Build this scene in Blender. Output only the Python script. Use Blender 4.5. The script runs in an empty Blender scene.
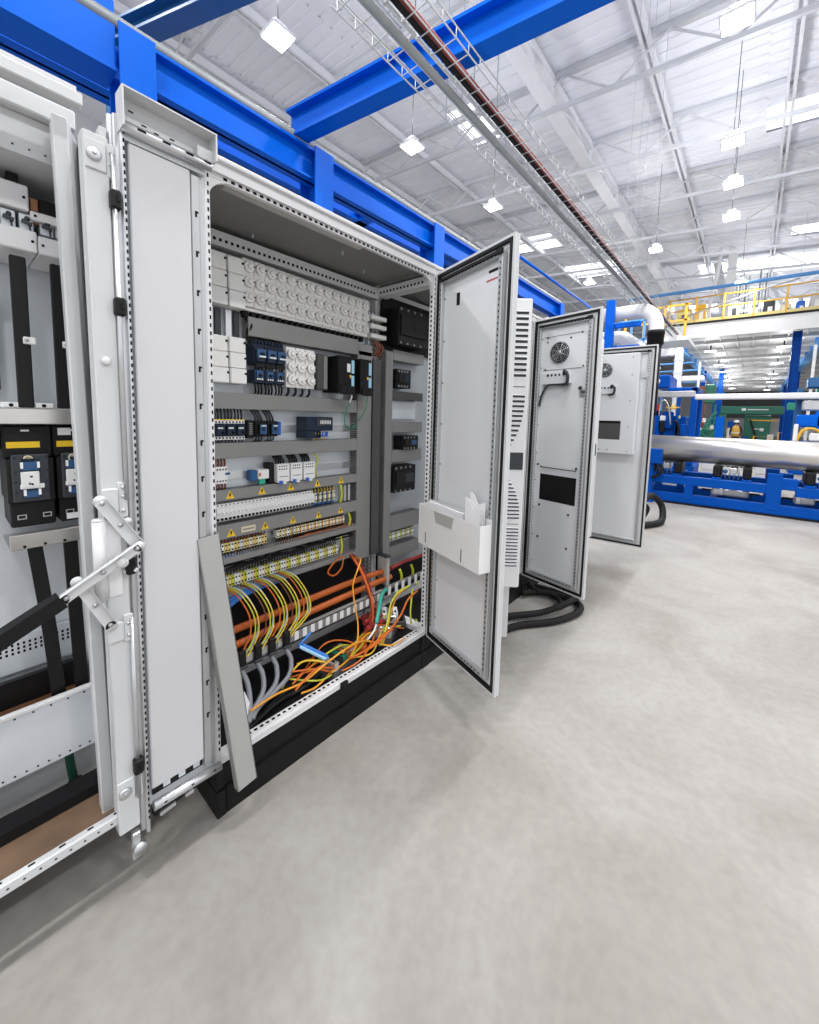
import bpy, math, random
from mathutils import Vector, Matrix
random.seed(7)
S = bpy.context.scene
COL = S.collection
PI = math.pi

# ------------------------------------------------------------------ materials
def mat(name, col, rough=.5, metal=0, emit=None, es=0, noise=0, nscale=8, bump=0, bscale=60, spec=.5, alpha=None, trans=0):
    m = bpy.data.materials.new(name); m.use_nodes = True
    nt = m.node_tree; b = nt.nodes['Principled BSDF']
    b.inputs['Base Color'].default_value = (*col, 1)
    b.inputs['Roughness'].default_value = rough
    b.inputs['Metallic'].default_value = metal
    b.inputs['Specular IOR Level'].default_value = spec
    if emit:
        b.inputs['Emission Color'].default_value = (*emit, 1); b.inputs['Emission Strength'].default_value = es
    tc = nt.nodes.new('ShaderNodeTexCoord')
    if noise:
        n = nt.nodes.new('ShaderNodeTexNoise'); n.inputs['Scale'].default_value = nscale; n.inputs['Detail'].default_value = 5
        nt.links.new(tc.outputs['Object'], n.inputs['Vector'])
        r = nt.nodes.new('ShaderNodeValToRGB')
        r.color_ramp.elements[0].position = .3; r.color_ramp.elements[1].position = .7
        r.color_ramp.elements[0].color = (*[c*(1-noise) for c in col], 1)
        r.color_ramp.elements[1].color = (*[min(1, c*(1+noise)) for c in col], 1)
        nt.links.new(n.outputs['Fac'], r.inputs['Fac']); nt.links.new(r.outputs['Color'], b.inputs['Base Color'])
    if bump:
        n2 = nt.nodes.new('ShaderNodeTexNoise'); n2.inputs['Scale'].default_value = bscale
        nt.links.new(tc.outputs['Object'], n2.inputs['Vector'])
        bp = nt.nodes.new('ShaderNodeBump'); bp.inputs['Strength'].default_value = bump; bp.inputs['Distance'].default_value = .002
        nt.links.new(n2.outputs['Fac'], bp.inputs['Height']); nt.links.new(bp.outputs['Normal'], b.inputs['Normal'])
    return m

PAINT = mat('light_grey_paint', (.60, .61, .62), .38, noise=.02, nscale=3)
WHITE = mat('white_paint', (.70, .70, .71), .4, noise=.02, nscale=3)
PANEL = mat('panel_paint', (.70, .71, .735), .42, noise=.015, nscale=2)
FRAME = mat('frame_zinc', (.50, .51, .52), .35, .55, noise=.06, nscale=9)
ALU = mat('aluminium', (.62, .63, .65), .3, .8, noise=.05, nscale=10)
STEEL = mat('brushed_steel', (.62, .60, .57), .28, .9, noise=.06, nscale=14)
PIPE = mat('rolled_steel_pipe', (.62, .60, .57), .3, .85)
BLACK = mat('black_plastic', (.008, .008, .009), .5, spec=.25)
PLINTH = mat('black_plinth_paint', (.0085, .0085, .009), .5, noise=.25, nscale=5, spec=.2)
RUBBER = mat('black_rubber', (.008, .008, .008), .55, spec=.25)
HOLE = mat('dark_hole', (.012, .012, .012), .8, spec=.1)
DUCTG = mat('grey_duct_plastic', (.225, .225, .22), .5, noise=.03, nscale=6)
DUCTL = mat('leaning_lid_plastic', (.36, .36, .35), .5, noise=.02, nscale=6)
DUCTD = mat('dark_duct_plastic', (.075, .075, .075), .55, spec=.3)
PLATE = mat('mounting_plate_zinc', (.66, .70, .74), .35, .2, noise=.06, nscale=5)
CERAM = mat('white_ceramic', (.86, .85, .83), .3)
CERAM2 = mat('white_ceramic_knob', (.88, .87, .85), .25)
COVER = mat('white_plastic_cover', (.84, .835, .82), .45)
DEV = mat('device_grey_white', (.78, .78, .78), .4)
NAVY = mat('navy_plastic', (.010, .020, .042), .45, spec=.3)
DBLUE = mat('blue_plastic', (.018, .080, .20), .4)
BRIGHTB = mat('bright_blue_plastic', (.02, .12, .55), .4)
LBLUE = mat('pale_blue_strip', (.36, .62, .80), .4)
SLATE = mat('slate_plastic', (.04, .044, .052), .45, spec=.3)
YEL = mat('yellow_sticker', (.85, .55, .01), .5)
YELT = mat('terminal_yellow', (.72, .58, .22), .45)
CREAM = mat('cream_label', (.68, .60, .42), .5)
BLUE = mat('blue_steel_paint', (.0, .108, .60), .45, noise=.05, nscale=2, spec=.1)
BLUE2 = mat('machine_blue_paint', (.0, .066, .36), .45, noise=.05, nscale=2, spec=.1)
BLUED = mat('grey_blue_steel', (.008, .095, .26), .45, noise=.1, nscale=4)
BLUEL = mat('light_blue_steel', (.10, .33, .72), .4, noise=.1, nscale=4)
GREEN = mat('green_machine_paint', (.0, .135, .085), .4, noise=.12, nscale=2)
GREEN2 = mat('pale_green_machine', (.02, .24, .16), .4, noise=.12, nscale=2)
YELLOW = mat('safety_yellow', (.75, .42, .03), .45, noise=.05)
ORANGE = mat('orange_cable', (.62, .135, .012), .4)
HOSEO = mat('orange_hose', (.46, .10, .012), .45)
COVERP = mat('cover_panel_paint', (.585, .59, .61), .42, noise=.015, nscale=2)
AMBER = mat('amber_cable', (.80, .34, .02), .4)
YG = mat('yellow_green_wire', (.52, .56, .03), .4)
YW = mat('yellow_wire', (.80, .55, .04), .4)
WGREEN = mat('green_wire', (.01, .30, .14), .4)
TEAL = mat('teal_cable', (.03, .36, .27), .4)
BROWN = mat('brown_wire', (.16, .045, .015), .45)
RED = mat('red_paint', (.45, .02, .02), .4)
REDW = mat('dark_red_wire', (.30, .02, .02), .4)
GREYC = mat('grey_cable', (.25, .26, .29), .4)
WBLUE = mat('blue_wire', (.03, .20, .65), .4)
SKYW = mat('pale_blue_wire', (.35, .62, .85), .4)
PAPER = mat('paper', (.86, .86, .88), .6)
COPPER = mat('copper_bar', (.30, .14, .07), .35, .6, noise=.15)
PLY = mat('brown_board', (.17, .105, .065), .6, noise=.2, nscale=10)
CLEAR = mat('frosted_plastic', (.42, .42, .40), .35)
TRAY = mat('galvanised_wire', (.50, .52, .54), .6, 0)
CONDUIT = mat('galvanised_pipe', (.27, .29, .30), .5, .3, noise=.08)
REDP = mat('red_oxide_pipe', (.22, .032, .02), .4, noise=.1)
ROOFW = mat('white_roof_deck', (.86, .87, .93), .55, noise=.03, nscale=.6, bump=.25, bscale=3)
BEAMW = mat('white_roof_steel', (.74, .75, .79), .45, noise=.04, nscale=2)
BEAMG = mat('grey_roof_steel', (.55, .56, .60), .45, noise=.06, nscale=2)
WALLM = mat('hall_wall_cladding', (.66, .67, .69), .6, noise=.04, nscale=.5)
MEZZW = mat('mezzanine_white', (.78, .78, .78), .5, noise=.02)
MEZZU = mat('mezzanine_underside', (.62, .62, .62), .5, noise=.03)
LEDM = mat('led_lens', (1, 1, 1), .5, emit=(1, .99, .97), es=14)
LEDS = mat('led_lens_small', (1, 1, 1), .5, emit=(1, .99, .97), es=10)
SKIN = mat('skin', (.45, .26, .18), .5)
VEST = mat('vest_orange_yellow', (.72, .42, .08), .6)
DARKC = mat('dark_clothes', (.02, .022, .03), .8)
HAT = mat('white_helmet', (.75, .75, .75), .35)

def floor_mat():
    m = bpy.data.materials.new('polished_concrete'); m.use_nodes = True
    nt = m.node_tree; b = nt.nodes['Principled BSDF']; L = nt.links
    tc = nt.nodes.new('ShaderNodeTexCoord')
    n1 = nt.nodes.new('ShaderNodeTexNoise'); n1.inputs['Scale'].default_value = 1.3; n1.inputs['Detail'].default_value = 8; n1.inputs['Roughness'].default_value = .62; n1.inputs['Distortion'].default_value = .6
    n2 = nt.nodes.new('ShaderNodeTexNoise'); n2.inputs['Scale'].default_value = 26; n2.inputs['Detail'].default_value = 6
    L.new(tc.outputs['Object'], n1.inputs['Vector']); L.new(tc.outputs['Object'], n2.inputs['Vector'])
    r = nt.nodes.new('ShaderNodeValToRGB'); e = r.color_ramp.elements
    e[0].position = .30; e[0].color = (.268, .247, .222, 1); e[1].position = .72; e[1].color = (.41, .395, .374, 1)
    L.new(n1.outputs['Fac'], r.inputs['Fac'])
    r2 = nt.nodes.new('ShaderNodeValToRGB'); e = r2.color_ramp.elements
    e[0].position = .3; e[0].color = (.90, .90, .90, 1); e[1].position = .62; e[1].color = (1, 1, 1, 1)
    L.new(n2.outputs['Fac'], r2.inputs['Fac'])
    mx = nt.nodes.new('ShaderNodeMix'); mx.data_type = 'RGBA'; mx.blend_type = 'MULTIPLY'; mx.inputs[0].default_value = 1
    L.new(r.outputs['Color'], mx.inputs[6]); L.new(r2.outputs['Color'], mx.inputs[7])
    L.new(mx.outputs[2], b.inputs['Base Color'])
    r3 = nt.nodes.new('ShaderNodeMapRange'); r3.inputs[3].default_value = .46; r3.inputs[4].default_value = .66
    L.new(n1.outputs['Fac'], r3.inputs[0]); L.new(r3.outputs[0], b.inputs['Roughness'])
    b.inputs['Specular IOR Level'].default_value = .35
    bp = nt.nodes.new('ShaderNodeBump'); bp.inputs['Strength'].default_value = .04; bp.inputs['Distance'].default_value = .01
    L.new(n2.outputs['Fac'], bp.inputs['Height']); L.new(bp.outputs['Normal'], b.inputs['Normal'])
    return m
FLOOR = floor_mat()

def skylight_mat():
    m = bpy.data.materials.new('skylight_sheet'); m.use_nodes = True
    nt = m.node_tree; nt.nodes.remove(nt.nodes['Principled BSDF'])
    t = nt.nodes.new('ShaderNodeBsdfTranslucent'); t.inputs[0].default_value = (.95, .97, 1, 1)
    g = nt.nodes.new('ShaderNodeEmission'); g.inputs[0].default_value = (.97, .98, 1, 1); g.inputs[1].default_value = 1.6
    a = nt.nodes.new('ShaderNodeAddShader'); nt.links.new(t.outputs[0], a.inputs[0]); nt.links.new(g.outputs[0], a.inputs[1])
    nt.links.new(a.outputs[0], nt.nodes['Material Output'].inputs['Surface'])
    return m
SKYL = skylight_mat()

# ------------------------------------------------------------------ mesh builder
class MB:
    def __init__(s, o=(0, 0, 0)):
        s.v = []; s.f = []; s.mi = []; s.sm = []; s.o = Vector(o); s.m = 0; s.M = None
    def _p(s, p):
        p = Vector(p)
        if s.M is not None: p = s.M @ p
        s.v.append(p - s.o); return len(s.v)-1
    def add(s, pts, faces, smooth=False):
        b = len(s.v)
        for p in pts: s._p(p)
        for f in faces:
            s.f.append([b+i for i in f]); s.mi.append(s.m); s.sm.append(smooth)
    def box(s, x0, x1, y0, y1, z0, z1, c=0):
        if x1 < x0: x0, x1 = x1, x0
        if y1 < y0: y0, y1 = y1, y0
        if z1 < z0: z0, z1 = z1, z0
        c = min(c, (x1-x0)*.45, (y1-y0)*.45, (z1-z0)*.45)
        if c <= 0:
            s.add([(x0,y0,z0),(x1,y0,z0),(x1,y1,z0),(x0,y1,z0),(x0,y0,z1),(x1,y0,z1),(x1,y1,z1),(x0,y1,z1)],
                  [(3,2,1,0),(4,5,6,7),(0,1,5,4),(1,2,6,5),(2,3,7,6),(3,0,4,7)]); return s
        P = []; idx = {}
        X = (x0, x1); Y = (y0, y1); Z = (z0, z1)
        for i in (0,1):
            for j in (0,1):
                for k in (0,1):
                    sx = c if i == 0 else -c; sy = c if j == 0 else -c; sz = c if k == 0 else -c
                    idx[(i,j,k,0)] = len(P); P.append((X[i], Y[j]+sy, Z[k]+sz))
                    idx[(i,j,k,1)] = len(P); P.append((X[i]+sx, Y[j], Z[k]+sz))
                    idx[(i,j,k,2)] = len(P); P.append((X[i]+sx, Y[j]+sy, Z[k]))
        F = []
        def g(i,j,k,a): return idx[(i,j,k,a)]
        for i in (0,1):
            q = [g(i,0,0,0), g(i,1,0,0), g(i,1,1,0), g(i,0,1,0)]; F.append(q if i else q[::-1])
            q = [g(0,i,0,1), g(1,i,0,1), g(1,i,1,1), g(0,i,1,1)]; F.append(q[::-1] if i else q)
            q = [g(0,0,i,2), g(1,0,i,2), g(1,1,i,2), g(0,1,i,2)]; F.append(q if i else q[::-1])
        for i in (0,1):
            for j in (0,1):
                q = [g(i,j,0,0), g(i,j,0,1), g(i,j,1,1), g(i,j,1,0)]; F.append(q if (i != j) == False and False else (q if i != j else q[::-1]))
                q = [g(i,0,j,0), g(i,0,j,2), g(i,1,j,2), g(i,1,j,0)]; F.append(q[::-1] if i != j else q)
                q = [g(0,i,j,1), g(0,i,j,2), g(1,i,j,2), g(1,i,j,1)]; F.append(q if i != j else q[::-1])
                for k in (0,1):
                    q = [g(i,j,k,0), g(i,j,k,1), g(i,j,k,2)]; F.append(q if (i+j+k) % 2 else q[::-1])
        s.add(P, F); return s
    def tube(s, pts, r, n=8, smooth=True, cap=True, sub=0):
        pts = [Vector(p) for p in pts]
        if sub: pts = spline(pts, sub)
        N = len(pts); rings = []
        t = (pts[1]-pts[0]).normalized()
        up = Vector((0,0,1)) if abs(t.z) < .9 else Vector((1,0,0))
        a = t.cross(up).normalized()
        P = []
        for i, p in enumerate(pts):
            t = (pts[min(i+1,N-1)]-pts[max(i-1,0)])
            if t.length < 1e-9: t = Vector((0,0,1))
            t.normalize()
            a = (a - t*a.dot(t))
            if a.length < 1e-6: a = t.orthogonal()
            a.normalize(); b = t.cross(a)
            rr = r[i] if isinstance(r, (list, tuple)) else r
            for k in range(n):
                w = 2*PI*k/n; P.append(p + a*(rr*math.cos(w)) + b*(rr*math.sin(w)))
        F = []
        for i in range(N-1):
            for k in range(n):
                k2 = (k+1) % n
                F.append((i*n+k, i*n+k2, (i+1)*n+k2, (i+1)*n+k))
        s.add(P, F, smooth)
        if cap:
            b = len(s.v)-N*n
            s.f.append([b+k for k in range(n)][::-1]); s.mi.append(s.m); s.sm.append(False)
            s.f.append([b+(N-1)*n+k for k in range(n)]); s.mi.append(s.m); s.sm.append(False)
        return s
    def bar(s, p0, p1, w, h, up=(0,0,1)):
        p0 = Vector(p0); p1 = Vector(p1); t = (p1-p0).normalized(); up = Vector(up)
        a = t.cross(up)
        if a.length < 1e-6: a = t.orthogonal()
        a.normalize(); b = a.cross(t).normalized()
        P = []
        for p in (p0, p1):
            for (i, j) in ((-1,-1),(1,-1),(1,1),(-1,1)): P.append(p + a*(i*w/2) + b*(j*h/2))
        s.add(P, [(3,2,1,0),(4,5,6,7),(0,1,5,4),(1,2,6,5),(2,3,7,6),(3,0,4,7)]); return s
    def lathe(s, prof, c, ax, n=20, smooth=True):
        c = Vector(c); ax = Vector(ax).normalized(); a = ax.orthogonal().normalized(); b = ax.cross(a)
        P = []
        for (r, h) in prof:
            for k in range(n):
                w = 2*PI*k/n; P.append(c + ax*h + a*(r*math.cos(w)) + b*(r*math.sin(w)))
        F = []
        for i in range(len(prof)-1):
            for k in range(n):
                k2 = (k+1) % n; F.append((i*n+k, i*n+k2, (i+1)*n+k2, (i+1)*n+k))
        F.append(tuple(range(n))[::-1]); F.append(tuple((len(prof)-1)*n+k for k in range(n)))
        s.add(P, F, smooth); return s
    def prism(s, poly, plane, d0, d1):
        def mk(u, w, d): return {'xz': (u, d, w), 'xy': (u, w, d), 'yz': (d, u, w)}[plane]
        n = len(poly)
        P = [mk(u, w, d0) for u, w in poly] + [mk(u, w, d1) for u, w in poly]
        F = [tuple(range(n)), tuple(range(2*n-1, n-1, -1))] + [(i, i+n, (i+1) % n+n, (i+1) % n) for i in range(n)]
        s.add(P, F); return s
    def rect(s, x0, x1, z0, z1, w, y0, y1, c=0):     # rectangular ring standing in xz
        s.box(x0, x0+w, y0, y1, z0, z1, c); s.box(x1-w, x1, y0, y1, z0, z1, c)
        s.box(x0+w, x1-w, y0, y1, z0, z0+w, c); s.box(x0+w, x1-w, y0, y1, z1-w, z1, c); return s
    def dots(s, p0, p1, pitch, size):
        p0 = Vector(p0); p1 = Vector(p1); n = max(1, int((p1-p0).length/pitch)); d = (p1-p0)/n
        for i in range(n):
            p = p0 + d*(i+.5)
            s.box(p.x-size[0]/2, p.x+size[0]/2, p.y-size[1]/2, p.y+size[1]/2, p.z-size[2]/2, p.z+size[2]/2)
        return s
    def cut(s):
        s.cuts = getattr(s, 'cuts', []); s.cuts.append((len(s.v), len(s.f))); return s
    def pieces(s, name, mats, parent=None):      # each piece between cuts becomes an object of its own
        c = [(0, 0)] + getattr(s, 'cuts', []) + [(len(s.v), len(s.f))]; out = []
        for (v0, f0), (v1, f1) in zip(c, c[1:]):
            if f1 > f0:
                q = MB(); q.v = s.v[v0:v1]; q.f = [[i-v0 for i in f] for f in s.f[f0:f1]]; q.mi = s.mi[f0:f1]; q.sm = s.sm[f0:f1]
                out.append(q.build(name, mats, parent))
        return out
    def build(s, name, mats, parent=None):
        me = bpy.data.meshes.new(name)
        me.from_pydata([tuple(p) for p in s.v], [], s.f)
        if not isinstance(mats, (list, tuple)): mats = [mats]
        for m in mats: me.materials.append(m)
        me.polygons.foreach_set('material_index', s.mi); me.polygons.foreach_set('use_smooth', s.sm)
        me.validate(); me.update()
        import bmesh
        bm = bmesh.new(); bm.from_mesh(me); bmesh.ops.recalc_face_normals(bm, faces=bm.faces); bm.to_mesh(me); bm.free()
        o = bpy.data.objects.new(name, me); COL.objects.link(o)
        if parent: o.parent = parent
        return o

def spline(pts, sub):
    out = []; n = len(pts)
    for i in range(n-1):
        p0 = pts[max(i-1, 0)]; p1 = pts[i]; p2 = pts[i+1]; p3 = pts[min(i+2, n-1)]
        for k in range(sub):
            t = k/sub; t2 = t*t; t3 = t2*t
            out.append(.5*((2*p1)+(p2-p0)*t+(2*p0-5*p1+4*p2-p3)*t2+(3*p1-p0-3*p2+p3)*t3))
    out.append(pts[-1]); return out

def tag(o, label, cat, group=None):
    o['label'] = label; o['category'] = cat
    if group: o['group'] = group
    return o
def thing(name, label, cat, loc=(0,0,0), rz=0, group=None):
    o = bpy.data.objects.new(name, None); COL.objects.link(o); o.empty_display_size = .1
    o.location = loc; o.rotation_euler = (0, 0, rz)
    return tag(o, label, cat, group)
def struct(name, mb, m, parent=None):
    o = mb.build(name, m, parent)
    if not parent: o['kind'] = 'structure'
    return o
def dup(root, loc, label, group=None, rz=None):
    r = root.copy(); COL.objects.link(r); r.location = loc; r['label'] = label
    if group: r['group'] = group
    if rz is not None: r.rotation_euler = (0, 0, rz)
    for ch in list(root.children):
        c = ch.copy(); COL.objects.link(c); c.parent = r
        for g in list(ch.children):
            d = g.copy(); COL.objects.link(d); d.parent = c
    return r
ORD = ['first','second','third','fourth','fifth','sixth','seventh','eighth','ninth','tenth','eleventh','twelfth','thirteenth','fourteenth','fifteenth','sixteenth','seventeenth','eighteenth','nineteenth','twentieth','twenty-first','twenty-second','twenty-third','twenty-fourth','twenty-fifth','twenty-sixth','twenty-seventh','twenty-eighth','twenty-ninth','thirtieth']

# ------------------------------------------------------------------ camera
def make_camera():
    F, PX, PY = 401.3, 407.5, 453.6
    yaw, pitch, roll = .863, -.092, .024
    f = Vector((math.sin(yaw)*math.cos(pitch), math.cos(yaw)*math.cos(pitch), math.sin(pitch)))
    r0 = Vector((math.cos(yaw), -math.sin(yaw), 0)); u0 = r0.cross(f)
    r = math.cos(roll)*r0 + math.sin(roll)*u0; u = -math.sin(roll)*r0 + math.cos(roll)*u0
    cd = bpy.data.cameras.new('camera'); co = bpy.data.objects.new('camera', cd); COL.objects.link(co)
    M = Matrix((r, u, -f)).transposed().to_4x4(); M.translation = Vector((-.571, -1.34, 1.448))
    co.matrix_world = M
    cd.sensor_width = 36; cd.sensor_fit = 'AUTO'; cd.lens = F/1024*36
    cd.shift_x = (409.5-PX)/1024; cd.shift_y = (PY-512)/1024
    cd.clip_start = .02; cd.clip_end = 300
    S.camera = co
make_camera()

# ------------------------------------------------------------------ hall shell
XA, XB, YA, YB = -9, 72, -14, 15
def zroof(y): return 9.45 + .08*(y-2.85)
m = MB(); m.box(XA, XB, YA, YB, -.3, 0); struct('floor', m, FLOOR)
m = MB(); m.box(XB, XB+.2, YA, YB, 0, 10.6); struct('wall_end', m, WALLM)
m = MB(); m.box(XA, XB, YB, YB+.2, 0, 10.6); struct('wall_left', m, WALLM)
# skylight openings: (x0,x1,y0,y1)
SKY = [(13.0, 14.1, -12, -1.0), (20.9, 22.3, -12, -1.9), (8.9, 10.6, 4.9, 5.7), (17.6, 19.4, 6.2, 9.2), (22.2, 24.6, 4.6, 7.2), (24.6, 26.8, -12, 1.4), (33, 36, -12, 4), (44, 48, -12, 6)]
def roof():
    # deck cut into strips round the openings, ribs running across the hall
    m = MB()
    ys = sorted(set([YA, YB] + [a for q in SKY for a in q[2:]]))
    for j in range(len(ys)-1):
        y0, y1 = ys[j], ys[j+1]
        cuts = sorted([(q[0], q[1]) for q in SKY if q[2] <= y0+1e-6 and q[3] >= y1-1e-6])
        x = XA; spans = []
        for a, b in cuts: spans.append((x, a)); x = b
        spans.append((x, XB))
        for a, b in spans:
            n = max(1, int((b-a)/.30)); w = (b-a)/n; prof = []
            for i in range(n):
                u = a+i*w
                prof += [(u, 0), (u+w*.80, 0), (u+w*.84, .022), (u+w*.96, .022)]
            prof.append((b, 0))
            P = []; k = len(prof)
            for (u, h) in prof: P.append((u, y0, zroof(y0)+h))
            for (u, h) in prof: P.append((u, y1, zroof(y1)+h))
            for (u, h) in prof: P.append((u, y0, zroof(y0)+.25))
            for (u, h) in prof: P.append((u, y1, zroof(y1)+.25))
            m.add(P, [(i, i+1, k+i+1, k+i) for i in range(k-1)] + [(2*k, 3*k-1, 4*k-1, 3*k)])
    c = struct('ceiling', m, ROOFW)
    for q in SKY:
        m = MB(); x0, x1, y0, y1 = q
        m.add([(x0, y0, zroof(y0)+.06), (x1, y0, zroof(y0)+.06), (x1, y1, zroof(y1)+.06), (x0, y1, zroof(y1)+.06)], [(0, 1, 2, 3)])
        m.build('skylight', SKYL, c)
    # joists across the hall (trusses with bottom chord and zig-zag web)
    x = -5.3
    while x < 66:
        m = MB(); near = x < 32
        a, b = (YA+.1, YB-.1)
        m.bar((x, a, zroof(a)-.07), (x, b, zroof(b)-.07), .13, .12)
        dz = .78
        m.bar((x, a, zroof(a)-dz), (x, b, zroof(b)-dz), .08, .09)
        n = 14 if near else 8
        for i in range(n):
            ya = a+(b-a)*i/n; yb = a+(b-a)*(i+1)/n; ym = (ya+yb)/2
            m.bar((x, ya, zroof(ya)-.1), (x, ym, zroof(ym)-dz), .035, .035)
            m.bar((x, ym, zroof(ym)-dz), (x, yb, zroof(yb)-.1), .035, .035)
        m.build('joist', BEAMW if int(x*10) % 2 else BEAMG, c)
        x += 2.9
    for y in (-10.2, -8, -5.8, -3.6, -1.4, .9, 5, 7.2, 9.4, 11.6):
        m = MB(); z = zroof(y)-.16
        m.box(XA, XB, y-.09, y-.03, z-.12, z+.06); m.box(XA, XB, y+.03, y+.09, z-.12, z+.06)
        m.build('purlin', BEAMW, c)
    # main lattice girder
    y = 2.85; m = MB()
    m.box(XA, XB, y-.09, y+.09, 9.2, 9.38); m.box(XA, XB, y-.16, y+.16, 8.72, 8.76); m.box(XA, XB, y-.03, y+.03, 8.76, 8.9)
    x = -5.3
    while x < 66:
        m.bar((x, y, 8.76), (x, y, 9.3), .09, .09); m.bar((x, y, 8.78), (x+1.45, y, 9.25), .07, .07); m.bar((x+1.45, y, 9.25), (x+2.9, y, 8.78), .07, .07); x += 2.9
    m.build('lattice_girder', BEAMW, c)
    # knee braces and columns far away
    for (xx, yy, dx, dy) in ((30, 2.85, 1.6, 0), (38, 2.85, 2, 0), (30, -1.4, 1.4, -1.5), (42, -3.6, 2, 1)):
        m = MB(); m.bar((xx, yy, 9.2), (xx+dx, yy+dy, 6.4), .35, .25); m.build('brace', BEAMW, c)
    for (xx, yy) in ((52, 2.85), (52, -4), (36, 12)):
        m = MB(); m.box(xx-.2, xx+.2, yy-.2, yy+.2, 0, 8.75 if yy == 2.85 else zroof(yy)-.1); struct('trim_%d' % (1 if yy > 10 else 2 if yy > 0 else 3), m, BEAMW)
    return c
roof()

# high-bay lights
def highbay(loc, label, tilt=0):
    k = .817; loc = (-.571+(loc[0]+.571)*k, -1.34+(loc[1]+1.34)*k, 6.8)
    t = thing('high_bay_light', label, 'light', loc, 0, 'high bay lights under the roof')
    m = MB(); m.box(-.19, .19, -.19, .19, .0, .05, .02); m.box(-.10, .10, -.10, .10, .05, .16, .02); m.build('housing', BEAMW, t)
    m = MB(); m.box(-.165, .165, -.165, .165, -.015, 0); m.build('lens', LEDM, t)
    m = MB(); m.tube([(0, 0, .16), (0, 0, zroof(loc[1])-.02-loc[2])], .006, 6); m.build('hanger', SLATE, t)
    ld = bpy.data.lights.new('high_bay_lamp', 'AREA'); ld.energy = 108; ld.size = .34; ld.color = (1, .985, .96)
    lo = bpy.data.objects.new('high_bay_lamp', ld); COL.objects.link(lo); lo.parent = t; lo.location = (0, 0, -.02)
    up = bpy.data.lights.new('added_roof_fill', 'POINT'); up.energy = 46; up.shadow_soft_size = .2; up.color = (.97, .98, 1)  # fill added to brighten the roof; the fixture itself only shines down
    uo = bpy.data.objects.new('added_roof_fill', up); COL.objects.link(uo); uo.parent = t; uo.location = (0, 0, .42)
    return t
HB = [((8.25, -.63, 8), 'bright square high bay light nearest the top right corner of the roof'),
      ((11.84, -.47, 8), 'second square high bay light down the right-hand row'),
      ((13.95, -.41, 8), 'third square high bay light down the right-hand row'),
      ((16.2, -.3, 8), 'fourth square high bay light down the right-hand row, before the bright skylight'),
      ((3.66, 5.49, 8), 'high bay light hanging just above the blue steel frame at upper left'),
      ((7.32, 5.5, 8), 'high bay light between the blue post and the cable tray'),
      ((11.02, 5.32, 8), 'high bay light above the free edge of the tall open door'),
      ((20, 5.1, 8), 'small distant high bay light beside the lower end of the cable tray'),
      ((17.6, 2.0, 8), 'distant high bay light right of the red pipe'),
      ((24, -.4, 8), 'far high bay light above the mezzanine, nearest of the far right row'),
      ((30, -.4, 8), 'far high bay light above the mezzanine, second of the far right row'),
      ((38, -.4, 8), 'far high bay light above the mezzanine, last of the far right row'),
      ((27, 5.2, 8), 'far high bay light at the lower end of the left row'),
      ((36, 5.2, 8), 'last high bay light of the left row, nearly hidden by the pipes'),
      ((4.6, -.7, 8), 'added unseen high bay light overhead in front of the cabinets'),  # from here on: unseen lights, added to light the cabinets and floor
      ((1, -.7, 8), 'added unseen high bay light overhead by the leftmost cabinet'),
      ((0, 5.5, 8), 'added unseen high bay light behind the leftmost cabinet'),
      ((1, -6.6, 8), 'added unseen high bay light over the open floor, nearest the camera'),
      ((6, -6.6, 8), 'added unseen high bay light over the open floor on the right'),
      ((-2.6, -.7, 8), 'added unseen high bay light behind the camera on the left'),
      ((-6.2, -.7, 8), 'added unseen high bay light farthest behind the camera on the left'),
      ((-3.6, 5.5, 8), 'added unseen high bay light far left behind the leftmost cabinet'),
      ((-2.6, -6.6, 8), 'added unseen high bay light behind the camera over the open floor')]
for l, n in HB: highbay(l, n)

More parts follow.
